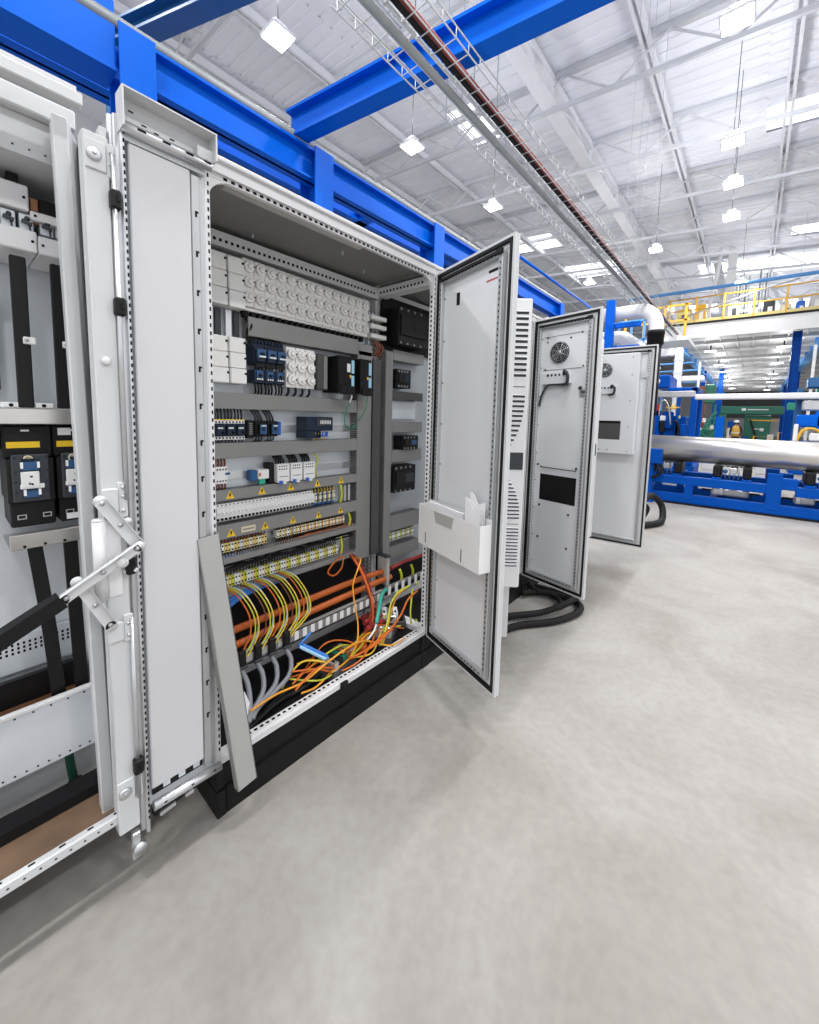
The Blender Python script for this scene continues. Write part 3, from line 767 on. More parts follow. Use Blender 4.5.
# blue contactors with overload relays
def contactor(x, label):
    t = thing('contactor', label, 'contactor', (x, Yp, 1.654), 0, 'large contactors'); o = t.location; w = .0495
    m = MB(o); m.box(x, x+w, .345, Yp, 1.665, 1.742, .003); m.box(x+.003, x+w-.003, .325, .345, 1.672, 1.728, .003)
    m.box(x, x+w, .355, Yp, 1.742, 1.758); 
    for k in range(3): m.box(x+.004+k*.015, x+.015+k*.015, .345, .36, 1.755, 1.768, .002)
    m.build('body', NAVY, t)
    m = MB(o); m.box(x+.004, x+w-.004, .321, .325, 1.690, 1.727); m.build('front_plate', DBLUE, t)
    m = MB(o); m.box(x+.012, x+w-.006, .3195, .321, 1.692, 1.699); m.build('label', DEV, t)
    m = MB(o); m.box(x+.018, x+w-.014, .312, .322, 1.703, 1.712, .002); m.build('indicator', BLACK, t)
    m = MB(o); m.box(x+.002, x+w-.002, .335, .345, 1.650, 1.668); 
    for k in range(3): m.tube([(x+.01+k*.015, .35, 1.655), (x+.01+k*.015, .35, 1.635)], .004, 6)
    m.build('terminals', BLACK, t)
    m = MB(o)
    for k in range(3): m.tube([(x+.009+k*.016, .36, 1.765), (x+.010+k*.016, .365, 1.775), (x+.012+k*.016, .38, 1.784)], .0045, 6, sub=3); m.cut()
    m.pieces('lead', BLACK, t)
    return t
c0 = contactor(.346, 'large black contactor with blue front, leftmost of the three')
dup(c0, (.3965, Yp, 1.654), 'large black contactor with blue front, middle of the three'); dup(c0, (.447, Yp, 1.654), 'large black contactor with blue front, right one touching the small fuse bank')
def overload(x, label):
    t = thing('overload_relay', label, 'overload relay', (x, Yp, 1.58), 0, 'overload relays'); o = t.location; w = .0495
    m = MB(o); m.box(x, x+w, .34, Yp, 1.582, 1.640, .003); m.build('body', NAVY, t)
    m = MB(o); m.box(x+.010, x+w-.010, .336, .34, 1.606, 1.636); m.build('front_plate', DBLUE, t)
    m = MB(o); m.lathe([(.008, 0), (.007, .006)], (x+.026, .336, 1.615), (0, -1, 0), 12); m.build('dial', BLACK, t)
    m = MB(o)
    for k in range(3): m.box(x+.010+k*.011, x+.017+k*.011, .3345, .336, 1.595, 1.602)
    m.build('label', DEV, t)
    m = MB(o)
    for k in range(3): m.tube([(x+.010+k*.015, .36, 1.585), (x+.012+k*.015, .355, 1.56), (x+.02+k*.015, .37, 1.54), (x+.02+k*.015, .39, 1.525)], .0045, 6, sub=3); m.cut()
    m.pieces('lead', BLACK, t)
    return t
q0 = overload(.344, 'blue and black overload relay under the leftmost large contactor')
dup(q0, (.395, Yp, 1.58), 'blue and black overload relay under the middle large contactor'); dup(q0, (.446, Yp, 1.58), 'blue and black overload relay under the right large contactor')
for k in range(4):
    x = .54+k*.04
    m = MB(); m.tube([(x, .38, 1.575), (x-.003, .375, 1.55), (x-.012, .39, 1.528)], .006, 6, sub=3)
    tag(m.build('cable', BLACK), 'short black lead dropping from the small fuse bank into the duct', 'cable', 'leads under the small fuse bank')

# controller rack
t = thing('power_supply', 'tall dark grey power unit right of the small fuse bank', 'power supply', (.72, Yp, 1.575)); o = t.location
m = MB(o); m.box(.69, .755, .35, Yp, 1.575, 1.755, .003); m.build('body', DUCTD, t)
m = MB(o); m.box(.725, .748, .343, .35, 1.58, 1.745, .002); m.build('front_rail', DUCTG, t)
def plc(x0, x1, yf, wl, label):
    t = thing('controller_module', label, 'controller', ((x0+x1)/2, Yp, 1.55)); o = t.location
    m = MB(o); m.box(x0, x1, yf, Yp, 1.565, 1.752, .003); m.m = 0
    m.box(x0+.005, x1, yf-.012, yf, 1.555, 1.60, .003); m.build('body', BLACK, t)
    for (a, b_) in ((1.668, 1.735), (1.590, 1.655)):
        m = MB(o); m.box(x1-.022, x1-.004, yf-.003, yf, a, b_); m.build('label_strip', LBLUE, t)
    if wl: m = MB(o); m.box(x1-.052, x1-.030, yf-.002, yf, 1.672, 1.715); m.build('name_plate', DEV, t)
    m = MB(o); m.box(x1-.034, x1-.024, yf-.002, yf, 1.642, 1.658); m.build('status_light', YEL, t)
    return t
plc(.775, .880, .285, True, 'black controller module with pale blue strips and white plate')
plc(.925, 1.005, .285, False, 'black controller module with pale blue strips next to the vertical duct')
m = MB(); m.tube([(.862, .29, 1.56), (.862, .285, 1.545), (.860, .30, 1.515)], .004, 6, sub=4); m.m = 1; m.tube([(.860, .30, 1.515), (.858, .33, 1.45), (.87, .345, 1.40), (.905, .35, 1.375), (.95, .36, 1.385), (.972, .365, 1.395)], .003, 6, sub=6)
tag(m.build('network_cable', (DEV, WGREEN)), 'thin green network cable hanging in a loop below the controllers', 'cable')
m = MB(); m.tube([(.985, .29, 1.56), (.982, .29, 1.54), (.978, .30, 1.48), (.975, .35, 1.42)], .003, 6, sub=5)
tag(m.build('network_cable', WGREEN), 'short green network cable running down beside the vertical duct', 'cable')

# motor breakers, small contactors, psu row
def mbreak(x, label):
    t = thing('motor_breaker', label, 'motor breaker', (x, Yp, 1.32), 0, 'motor breakers'); o = t.location; w = .044
    m = MB(o); m.box(x, x+w, .365, Yp, 1.345, 1.40, .002); m.box(x+.004, x+w-.004, .352, .365, 1.35, 1.392, .002); m.build('body', NAVY, t)
    for (a, b_) in ((1.398, 1.416), (1.330, 1.347)):
        m = MB(o); m.box(x, x+w, .368, Yp, a, b_, .001); m.m = 1
        for k in range(3): m.box(x+.005+k*.014, x+.011+k*.014, .367, .369, a+.004, a+.012)
        m.build('terminal_strip', (DEV, HOLE), t)
    m = MB(o); m.box(x, x+w, .366, .37, 1.414, 1.418); m.build('stripe', YEL, t)
    m = MB(o); m.box(x+.008, x+.03, .350, .352, 1.378, 1.384); m.build('label', DEV, t)
    m = MB(o); m.lathe([(.007, 0), (.006, .008)], (x+.03, .352, 1.362), (0, -1, 0), 10); m.build('switch', BLACK, t)
    m = MB(o)
    for k in range(3):
        xx = x+.008+k*.014; m.tube([(xx, .385, 1.416), (xx, .38, 1.44), (xx, .39, 1.464)], .0045, 6); m.cut(); m.tube([(xx, .385, 1.332), (xx, .375, 1.32), (xx+.002, .39, 1.314)], .004, 6); m.cut()
    m.pieces('lead', SLATE, t)
    return t
g0 = mbreak(.178, 'dark motor breaker with white terminals, leftmost of three')
dup(g0, (.2225, Yp, 1.32), 'dark motor breaker with white terminals, middle of three'); dup(g0, (.267, Yp, 1.32), 'dark motor breaker with white terminals, beside the black slotted block')
t = thing('auxiliary_block', 'narrow black slotted block right of the motor breakers', 'auxiliary block', (.335, Yp, 1.345)); o = t.location
m = MB(o); m.box(.318, .352, .36, Yp, 1.335, 1.415, .003); m.build('body', BLACK, t)
m = MB(o)
for k in range(6): m.box(.328, .342, .3585, .36, 1.352+k*.009, 1.357+k*.009)
m.build('slots', DUCTG, t)
def scont(x, label):
    t = thing('small_contactor', label, 'contactor', (x, Yp, 1.34), 0, 'small contactors'); o = t.location; w = .055
    m = MB(o); m.box(x, x+w, .36, Yp, 1.340, 1.412, .003); m.box(x+.012, x+w-.004, .345, .36, 1.35, 1.40, .002); m.build('body', BLACK, t)
    m = MB(o); m.box(x+.016, x+w-.008, .342, .345, 1.353, 1.397); m.build('front_plate', DBLUE, t)
    m = MB(o); m.box(x+.024, x+.038, .339, .342, 1.368, 1.384); m.build('indicator', NAVY, t)
    m = MB(o); m.box(x+.022, x+.044, .3408, .342, 1.388, 1.393); m.build('label', DEV, t)
    m = MB(o)
    for k in range(3):
        xx = x+.014+k*.014; m.tube([(xx, .38, 1.41), (xx-.006, .378, 1.43), (xx-.02, .39, 1.464)], .005, 6, sub=3); m.cut(); m.tube([(xx, .38, 1.342), (xx-.004, .372, 1.328), (xx-.012, .39, 1.315)], .0035, 6, sub=3); m.cut()
    m.pieces('lead', SLATE, t)
    return t
s0 = scont(.356, 'small blue-fronted contactor right of the black slotted block')
dup(s0, (.415, Yp, 1.34), 'small blue-fronted contactor with a blue side block')
m = MB(); m.box(.471, .486, .355, Yp, 1.345, 1.41, .003); tag(m.build('side_block', BRIGHTB), 'bright blue side block on the right of the small contactors', 'side block')
t = thing('switch_power_supply', 'wide navy power supply with vent slots in the breaker row', 'power supply', (.70, Yp, 1.33)); o = t.location
m = MB(o); m.box(.612, .775, .33, Yp, 1.365, 1.435, .003); m.box(.612, .70, .335, Yp, 1.328, 1.365); m.build('body', NAVY, t)
m = MB(o); m.box(.668, .770, .326, .33, 1.39, 1.43); m.build('front_plate', SLATE, t)
m = MB(o)
for k in range(7): m.box(.690+k*.010, .695+k*.010, .3245, .326, 1.400, 1.418)
m.build('vents', DEV, t)
m = MB(o)
for k in range(5): m.box(.68+k*.014, .69+k*.014, .335, .36, 1.335, 1.36)
m.build('plugs', BRIGHTB, t)
m = MB(o)
for k in range(4): m.tube([(.67+k*.018, .34, 1.362), (.668+k*.018, .338, 1.345), (.672+k*.02, .36, 1.318)], .003, 6, sub=3); m.cut()
m.pieces('lead', YW, t)

# row of white relays
t = thing('relay', 'white relay with brown leads at the left end of its row', 'relay', (.205, Yp, 1.14)); o = t.location
m = MB(o); m.box(.179, .232, .37, Yp, 1.140, 1.215, .003); m.build('body', DEV, t)
m = MB(o)
for k in range(4): m.box(.185+k*.012, .191+k*.012, .3685, .37, 1.20, 1.206); m.box(.185+k*.012, .191+k*.012, .3685, .37, 1.150, 1.156)
m.build('screws', HOLE, t)
m = MB(o); m.box(.222, .243, .366, .376, 1.178, 1.188, .002); m.build('button', DBLUE, t)
m = MB(o)
for k in range(4): xx = .186+k*.013; m.tube([(xx, .385, 1.212), (xx, .38, 1.235), (xx, .39, 1.25)], .0045, 6); m.cut(); m.tube([(xx, .385, 1.142), (xx, .378, 1.128), (xx, .39, 1.112)], .0045, 6); m.cut()
m.pieces('lead', BROWN, t)
t = thing('circuit_breaker', 'small cream breaker with teal end block left of the white contactors', 'circuit breaker', (.385, Yp, 1.13)); o = t.location
m = MB(o); m.box(.375, .430, .37, Yp, 1.142, 1.186, .003); m.build('body', DEV, t)
m = MB(o); m.box(.345, .375, .38, Yp, 1.135, 1.185, .003); m.m = 1; m.box(.38, .41, .372, .39, 1.118, 1.142); m.build('end_block', (BLUED, TEAL), t)
m = MB(o); m.box(.378, .386, .366, .37, 1.158, 1.172); m.build('toggle', ORANGE, t)
def wcont(x, w, label):
    t = thing('safety_relay', label, 'relay', (x, Yp, 1.115), 0, 'white relays'); o = t.location
    m = MB(o); m.box(x, x+w, .345, Yp, 1.120, 1.208, .003); m.build('body', DEV, t)
    m = MB(o)
    for k in range(4):
        for z in (1.198, 1.184): m.box(x+.008+k*(w-.016)/4, x+.014+k*(w-.016)/4, .3435, .345, z-.003, z+.003)
    m.build('terminals', HOLE, t)
    m = MB(o); m.box(x+.008, x+.024, .338, .346, 1.112, 1.130, .002); m.m = 1; m.box(x+.028, x+.046, .338, .346, 1.112, 1.130, .002); m.build('plug', (BRIGHTB, DEV), t)
    m = MB(o); m.box(x+.01, x+w-.01, .3442, .345, 1.146, 1.150); m.build('label_line', DUCTG, t)
    m = MB(o)
    for k in range(4):
        xx = x+.010+k*.013; m.tube([(xx, .375, 1.206), (xx-.004, .372, 1.225), (xx-.012, .39, 1.25)], .005, 6, sub=3); m.cut()
    m.pieces('lead', BLACK, t)
    return t
r0 = wcont(.458, .066, 'white relay box, left one of three below the third duct')
dup(r0, (.532, Yp, 1.115), 'white relay box, middle one of three below the third duct'); dup(r0, (.607, Yp, 1.115), 'white relay box, right one of three with yellow-green wires beside it')
m = MB(); m.box(.428, .456, .37, Yp, 1.12, 1.215, .003); tag(m.build('relay_socket', BLACK), 'black relay socket left of the three white relay boxes', 'relay socket')
m = MB(); m.tube([(.69, .38, 1.245), (.70, .36, 1.21), (.682, .36, 1.17), (.695, .365, 1.13), (.69, .39, 1.112)], .0045, 6, sub=5)
tag(m.build('earth_wire', YG), 'yellow-green wire hanging right of the white relay boxes', 'wire')

# row of white circuit breakers
def mcb(x, label):
    t = thing('circuit_breaker', label, 'circuit breaker', (x, Yp, .975), 0, 'white circuit breakers'); o = t.location; w = .0172
    m = MB(o); m.box(x, x+w, .375, Yp, .976, 1.052, .001); m.box(x, x+w, .362, .375, .992, 1.036, .001); m.build('body', DEV, t)
    m = MB(o); m.box(x+.004, x+.013, .352, .364, 1.008, 1.016, .001); m.build('toggle', DEV, t)
    m = MB(o); m.box(x+.003, x+.0145, .3742, .375, .978, .990); m.box(x+.006, x+.0115, .3742, .375, 1.042, 1.048); m.build('terminal', HOLE, t)
    return t
k0 = mcb(.180, 'slim white circuit breaker, leftmost in the long row between the stickered ducts')
for i in range(1, 28):
    n = 'rightmost' if i == 27 else ORD[i]+' from the left'
    dup(k0, (.180+i*.0180, Yp, .975+(.0)), 'slim white circuit breaker, %s in the long row between the stickered ducts' % n)
# terminal strips
def terminals(x0, x1, z, dz, name, label, mats, pitch, yf=.375, leads=None, down=None):
    t = thing(name, label, 'terminal strip', ((x0+x1)/2, Yp, z-dz/2)); o = t.location
    m = MB(o); m.box(x0, x1, .41, Yp, z-.012, z+.012); m.build('rail', ALU, t)
    n = int((x1-x0)/pitch)
    for k in range(n):
        m = MB(o); x = x0+k*pitch; m.box(x, x+pitch*.88, yf, Yp, z-dz/2, z+dz/2, .001)
        m.m = 1; m.box(x+pitch*.2, x+pitch*.7, yf-.0008, yf, z+dz*.2, z+dz*.38); m.box(x+pitch*.2, x+pitch*.7, yf-.0008, yf, z-dz*.38, z-dz*.2)
        m.build('terminal', (mats[k % len(mats)], HOLE), t)
    if leads:
        for j, mt in enumerate(leads):
            m = MB(o)
            for k in range(j, n, len(leads)):
                x = x0+(k+.45)*pitch; m.tube([(x, .39, z+dz/2-.002), (x+.001, .384, z+dz/2+.012), (x+.002, .40, z+dz/2+.03)], .0032, 5); m.cut()
            m.pieces('lead', mt, t)
    if down:
        for j, mt in enumerate(down):
            m = MB(o)
            for k in range(j, n, len(down)):
                x = x0+(k+.45)*pitch; m.tube([(x, .39, z-dz/2+.002), (x+.001, .384, z-dz/2-.010), (x+.004, .40, z-dz/2-.026)], .0028, 5); m.cut()
            m.pieces('lead', mt, t)
    return t
terminals(.186, .432, .853, .040, 'terminal_strip', 'yellow and white terminal strip with brown leads under the lower stickered duct', (YELT, DEV, YELT), .0145, leads=(BROWN, BROWN, REDW), down=(ORANGE, SLATE, SLATE, SLATE, SLATE))
terminals(.470, .560, .862, .038, 'terminal_strip', 'short white terminal strip right of the brown-wired terminals', (DEV, YELT), .0145, leads=(BLACK,), down=(BLACK,))
terminals(.566, .900, .862, .038, 'terminal_strip', 'long thin white and amber terminal strip reaching the vertical duct', (DEV, YELT, DEV, AMBER), .0115, leads=(BLACK,), down=(BLACK,))
terminals(.690, .835, 1.010, .050, 'terminal_strip', 'terminal strip with yellow and blue wires right of the white breaker row', (YELT, DEV, DBLUE), .010, leads=(BLACK, YW), down=(WBLUE, WBLUE, NAVY))
terminals(.196, .850, .700, .046, 'terminal_strip', 'longest yellow and white terminal strip above the orange hoses', (DEV, DEV, YELT, YG), .0145, yf=.365, leads=(BLACK, BLACK, SLATE))
for (x, z0, z1, lab) in ((.857, .965, 1.065, 'yellow-green earth wire beside the upper sticker, right of the breaker row'), (.920, .82, .895, 'yellow-green earth wire at the right end of the amber terminals'), (.862, .66, .77, 'yellow-green earth wire at the right end of the longest terminal strip'), (.20, .67, .745, 'yellow-green earth wire at the left end of the longest terminal strip')):
    m = MB(); m.tube([(x, .365, z0), (x+.006, .36, (z0+z1)/2), (x-.004, .362, z1)], .007, 7, sub=5); tag(m.build('earth_wire', YG), lab, 'wire')
for k, x in enumerate((.892, .920)):
    m = MB(); m.box(x, x+.014, .37, Yp, .965, 1.06, .002); tag(m.build('end_clamp', ALU), 'upright metal end clamp, %s of two beside the vertical duct' % ('left' if k == 0 else 'right'), 'clamp')
# dark wiring mass in the open ducts
def wires(n, x0, x1, z, spread, mt, label, r=.004, y=(.365, .41)):
    for k in range(n):
        m = MB(); yy = random.uniform(*y); zz = z+random.uniform(0, spread); P = []
        for i in range(7): P.append((x0+(x1-x0)*i/6, yy+random.uniform(-.008, .008), zz+random.uniform(-.006, .006)))
        m.tube(P, r, 5, sub=3)
        tag(m.build('wire', mt), label, 'wire', label[:label.index(' wire')]+' wires '+label[label.index(' wire')+5:].strip())
wires(6, .50, .972, .795, .028, BROWN, 'brown wire lying in the open duct under the upper terminals')
wires(3, .60, .972, .802, .022, ORANGE, 'orange wire lying in the open duct under the upper terminals')
wires(7, .20, .62, .742, .030, BLACK, 'black wire filling the gap above the longest terminal strip, left side')
wires(6, .62, .96, .742, .025, BLACK, 'black wire above the right half of the longest terminal strip')
wires(4, .20, .34, .795, .02, WBLUE, 'blue wire at the left end of the open duct')

# ------------------------------------------------------------------ lower cabling in the open cabinet
def cable(name, label, pts, r, mt, cat='cable', sub=6, group=None, n=7):
    m = MB(); m.tube(pts, r, n, sub=sub); return tag(m.build(name, mt), label, cat, group)
def hose(pts, r, mt, name, label, pitch=.010, cat='hose'):   # corrugated hose
    P = spline([Vector(p) for p in pts], 60); out = [P[0]]; rr = []
    L = 0; last = P[0]; acc = []
    for p in P:
        L += (p-last).length; last = p; acc.append(L)
    N = int(acc[-1]/(pitch/2)); Q = []; j = 0
    for i in range(N+1):
        d = acc[-1]*i/N
        while j < len(acc)-2 and acc[j+1] < d: j += 1
        t = (d-acc[j])/max(1e-9, acc[j+1]-acc[j]); Q.append(P[j].lerp(P[j+1], min(1, max(0, t)))); rr.append(r if i % 2 else r*.93)
    m = MB(); m.tube(Q, rr, 10, smooth=False); return tag(m.build(name, mt), label, cat)
hose([(.10, .30, .505), (.55, .30, .512), (.92, .30, .515), (1.19, .30, .505)], .017, HOSEO, 'orange_hose', 'upper one of two thick orange hoses running along the cabinet bottom')
hose([(.10, .27, .452), (.55, .27, .462), (.88, .27, .468), (1.19, .28, .465)], .017, HOSEO, 'orange_hose', 'lower one of two thick orange hoses running along the cabinet bottom')
t = thing('bus_bar_holder', 'clear bracket gripping both orange hoses beside the divider', 'bracket', (1.15, .30, .42)); o = t.location
m = MB(o); m.box(1.135, 1.16, .26, .34, .425, .60, .003); m.build('body', CLEAR, t)
m = MB(o); m.box(1.13, 1.165, .255, .345, .60, .612, .002); m.build('clip', SLATE, t)
# blue wires behind the arcs
for k in range(4):
    cable('blue_wire', 'blue wire drooping behind the looped yellow wires', [(.12, .38, .50+.03*k), (.25, .36, .60+.012*k), (.36, .36, .625+.008*k), (.48, .38, .62+.01*k)], .006, WBLUE, 'wire', group='blue wires behind the loops')
# loops of wire from the longest terminal strip down to the clamp rail
xs = (.235, .305, .375, .440, .500)
for i, x in enumerate(xs):
    where = 'leftmost' if i == 0 else 'rightmost' if i == 4 else ORD[i]+' from the left'
    bottoms = (.205, .268, .335, .400, .420)
    def loop(dx, dy, mt, nm, lab, r=.0032):
        xb = bottoms[i]
        cable(nm, lab, [(x-.02+dx, .372, .675), (x+.012+dx, .30+dy, .655), (x+.035+dx, .235+dy, .58), (x+.03+dx, .215+dy, .50), (xb+.02+dx, .205+dy, .445), (xb+dx, .198, .425)], r, mt, 'wire', 7)
    loop(0, 0, YG, 'looped_wire', 'yellow-green wire looping over the orange hoses, %s group of five' % where)
    loop(.013, -.006, YW, 'looped_wire', 'yellow wire looping over the orange hoses, %s group of five' % where, .0028)
    loop(.020, .012, SKYW, 'looped_wire', 'pale blue wire looping over the orange hoses, %s group of five' % where, .0028)
    loop(-.014, .012, BROWN if i % 2 else ORANGE, 'looped_wire', '%s wire looping over the orange hoses, %s group of five' % ('brown' if i % 2 else 'orange', where), .0034)
# cable clamp rail with tags
t = thing('cable_clamp_rail', 'long grey cable clamp rail with white square tags along the cabinet bottom', 'clamp rail', (.62, .21, .385)); o = t.location
m = MB(o); m.box(.06, 1.06, .205, .235, .385, .392); m.box(.06, 1.06, .205, .209, .385, .440); m.box(.06, 1.06, .205, .235, .436, .440); m.build('rail', DUCTG, t)
for k in range(13):
    x = .455+k*.0455
    m = MB(o); m.box(x, x+.022, .2025, .205, .395, .436); m.build('tag', DEV, t)
for k in range(4):
    x = .165+k*.078
    m = MB(o); m.box(x-.03, x+.022, .203, .205, .400, .432); m.build('tag', CLEAR, t)
t = thing('cable_clamp_rail', 'short grey cable clamp rail with white tags deeper right, beyond the divider', 'clamp rail', (1.30, .25, .39)); o = t.location
m = MB(o); m.box(1.10, 1.60, .245, .275, .405, .412); m.box(1.10, 1.60, .245, .249, .405, .435); m.build('rail', DUCTG, t)
for k in range(7):
    x = 1.13+k*.062; m = MB(o); m.box(x, x+.026, .2425, .245, .375, .428); m.build('tag', DEV, t)
# grey cables with black clamps
ends = ((.150, .10, .25), (.162, .095, .25), (.18, .10, .25), (.20, .105, .25))
for i, x in enumerate((.195, .265, .332, .405)):
    lab = ('leftmost', 'second', 'third', 'rightmost')[i]
    e = ends[i]
    cable('grey_cable', 'thick grey cable below the clamp rail, %s of four' % lab, [(x, .198, .44), (x, .195, .38), (x+.012, .175, .33), (x+.005-.012*i, .14, .28), (e[0]+.03, e[1]+.01, .245), (e[0]-.02, e[1]-.02, .228)], .0105, GREYC, 'cable', 8, n=10)
    t = thing('cable_clamp', 'black cable clamp gripping the %s grey cable' % lab, 'clamp', (x, .19, .38)); o = t.location
    m = MB(o); m.box(x-.016, x+.016, .182, .2035, .385, .465, .004); m.build('body', BLACK, t)
    m = MB(o); m.box(x-.020, x+.020, .178, .190, .388, .402, .003); m.build('foot', SLATE, t)
# orange bundle falling from the duct corner
for k in range(9):
    a = random.uniform(-.014, .014); b = random.uniform(-.01, .01)
    cable('fibre_cable', 'thin orange cable in the bundle falling from the duct corner', [(.95+a*.3, .40, .655), (.915+a, .30, .64), (.925+a, .25, .58), (.945+a, .215+b, .48), (.955+a*1.4, .19+b, .40), (.935+a*2, .17+b*2, .32), (.88+a*4, .15+b*3, .24)], .0036, ORANGE if k % 3 else REDW, 'cable', 6, 'orange bundle from the duct corner')
cable('fibre_cable', 'orange cable arching alone left of the falling orange bundle', [(.93, .32, .64), (.90, .24, .66), (.85, .21, .62), (.81, .20, .55), (.80, .17, .45), (.795, .14, .36), (.74, .09, .30), (.66, .06, .27), (.55, .05, .26)], .0042, AMBER)
cable('fibre_cable', 'loose orange cable loop under the lower open duct', [(.95, .40, .64), (.88, .36, .655), (.80, .34, .645), (.755, .34, .60), (.79, .33, .575), (.85, .34, .60), (.88, .36, .65)], .0048, ORANGE)
# tangle on the floor of the cabinet
R = random.Random(3)
for k in range(10):
    x0 = .42+R.uniform(-.08, .05); x1 = .95+R.uniform(-.12, .2); y0 = R.uniform(.05, .16); P = []
    for i in range(7):
        f = i/6; P.append((x0+(x1-x0)*f, y0+.05*math.sin(f*PI*2+k)+R.uniform(-.02, .02), .255+.035*math.sin(f*PI*3+k*1.7)+R.uniform(0, .03)))
    mt = (ORANGE, AMBER, ORANGE, YG, ORANGE, AMBER, ORANGE, YW, ORANGE, YG)[k]
    nm = 'orange' if mt in (ORANGE, AMBER) else 'yellow'
    cable('loose_cable', 'thin %s cable in the tangle on the cabinet floor' % nm, P, .0042, mt, 'cable', 6, nm+' cables in the floor tangle')
cable('loose_cable', 'long yellow cable sweeping across the grey cables to the lower left', [(.80, .08, .30), (.66, .05, .34), (.52, .05, .32), (.40, .06, .285), (.28, .07, .29), (.16, .06, .29)], .0045, AMBER)
cable('loose_cable', 'orange cable rising from the tangle to the right-hand post', [(.66, .06, .27), (.80, .04, .28), (.92, .04, .31), (1.03, .05, .36), (1.10, .06, .42), (1.16, .04, .46)], .0055, ORANGE)
cable('loose_cable', 'yellow-green cable curving up to the right-hand post', [(.86, .04, .26), (.93, .06, .34), (1.0, .10, .41), (1.08, .12, .45), (1.16, .10, .47)], .0050, YG)
cable('loose_cable', 'second yellow-green cable hanging near the right-hand post', [(1.16, .08, .46), (1.12, .05, .42), (1.10, .04, .36), (1.11, .04, .28)], .0050, YG)
cable('loose_cable', 'amber cable lying between the yellow-green ones and the modules', [(.89, .05, .25), (.95, .07, .33), (1.03, .11, .39), (1.10, .13, .43), (1.17, .12, .455)], .0045, AMBER)
cable('patch_cable', 'teal cable draped over the grey modules on the cabinet floor', [(.86, .07, .37), (.92, .11, .42), (1.0, .17, .445), (1.08, .21, .44)], .010, TEAL)
cable('patch_cable', 'pale grey cable curving below the falling orange bundle', [(.76, .12, .29), (.82, .10, .285), (.87, .10, .31), (.905, .11, .345)], .006, DEV)
for k in range(2):
    cable('blue_hose', '%s one of two short blue hoses rising below the clamp rail' % ('left' if k == 0 else 'right'), [(.475+.02*k, .20, .36), (.52+.02*k, .16, .325), (.585+.02*k, .11, .275)], .008, SKYW if k == 0 else WBLUE, 'hose', 4, n=10)
cable('blue_wire', 'bright blue wire tied to the top of the blue hoses', [(.47, .195, .365), (.50, .20, .375), (.55, .205, .398)], .006, WBLUE, 'wire')
# grey module rack lying on the cabinet floor
def module_rack(loc, rz, label, n, cols):
    t = thing('module_rack', label, 'module rack', loc, rz)
    m = MB(); m.box(-.012, n*.032+.012, -.05, .05, 0, .045, .003); m.build('base', DUCTD, t)
    for k in range(n):
        m = MB(); x = k*.032; m.box(x, x+.029, -.045, .045, .045, .085+.006*(k % 2), .003); m.m = 1; m.box(x+.008, x+.02, -.03, -.005, .085+.006*(k % 2), .087+.006*(k % 2)); m.build('module', (cols[k % len(cols)], HOLE), t)
    return t
module_rack((.93, .09, .206), .55, 'grey modules on the cabinet floor under the teal cable', 6, (FRAME, ALU, BLACK, DUCTG))
module_rack((1.00, .30, .215), -.75, 'pale modules behind, beside the divider rail on the cabinet floor', 7, (DEV, BLACK, ALU, DEV, DUCTG))
module_rack((.56, .09, .206), .25, 'small grey modules on the cabinet floor at the end of the blue hoses', 5, (ALU, BLACK, GREEN, COPPER))
for k in range(3):
    cable('red_hose', 'dark red hose lying between the module racks, %s of three' % ('front', 'middle', 'rear')[k], [(.84+.03*k, .12+.05*k, .33), (.92+.03*k, .14+.05*k, .315), (1.0+.03*k, .15+.05*k, .30)], .013, REDW, 'hose', 4, n=10)
for k in range(6):
    cable('black_cable', 'black cable on the dark cabinet floor', [(.14+.05*k, .06+.02*k, .215), (.30+.05*k, .10+.03*(k % 3), .225), (.5+.05*k, .12+.04*(k % 2), .22), (.8+.03*k, .18+.02*k, .22)], .010, BLACK, 'cable', 6, 'black cables on the cabinet floor')
t = thing('sealing_block', 'orange-brown round plug among the cables on the cabinet floor', 'plug', (.80, .12, .23)); o = t.location
m = MB(o); m.lathe([(.01, 0), (.028, .006), (.032, .025), (.022, .045), (.008, .05)], (.80, .12, .23), (0, 0, 1), 16); m.build('body', ORANGE, t)
m = MB(o); m.lathe([(.034, 0), (.034, .004)], (.80, .12, .228), (0, 0, 1), 16); m.build('collar', REDW, t)
m = MB(); m.prism([(.085, .30), (.135, .30), (.145, .345), (.125, .40), (.090, .40)], 'xz', .035, .037)
tag(m.build('paper_sheet', PAPER), 'small white sheet of paper sticking out behind the leaning grey lid', 'paper')
# white cable tags at the post
for k, z in enumerate((.28, .50)):
    m = MB(); m.tube([(1.150, .045, z), (1.152, .035, z+.01)], .006, 6); tag(m.build('wire_end', YG), 'yellow-green wire end by the right-hand post, %s one' % ('lower' if k == 0 else 'upper'), 'wire')
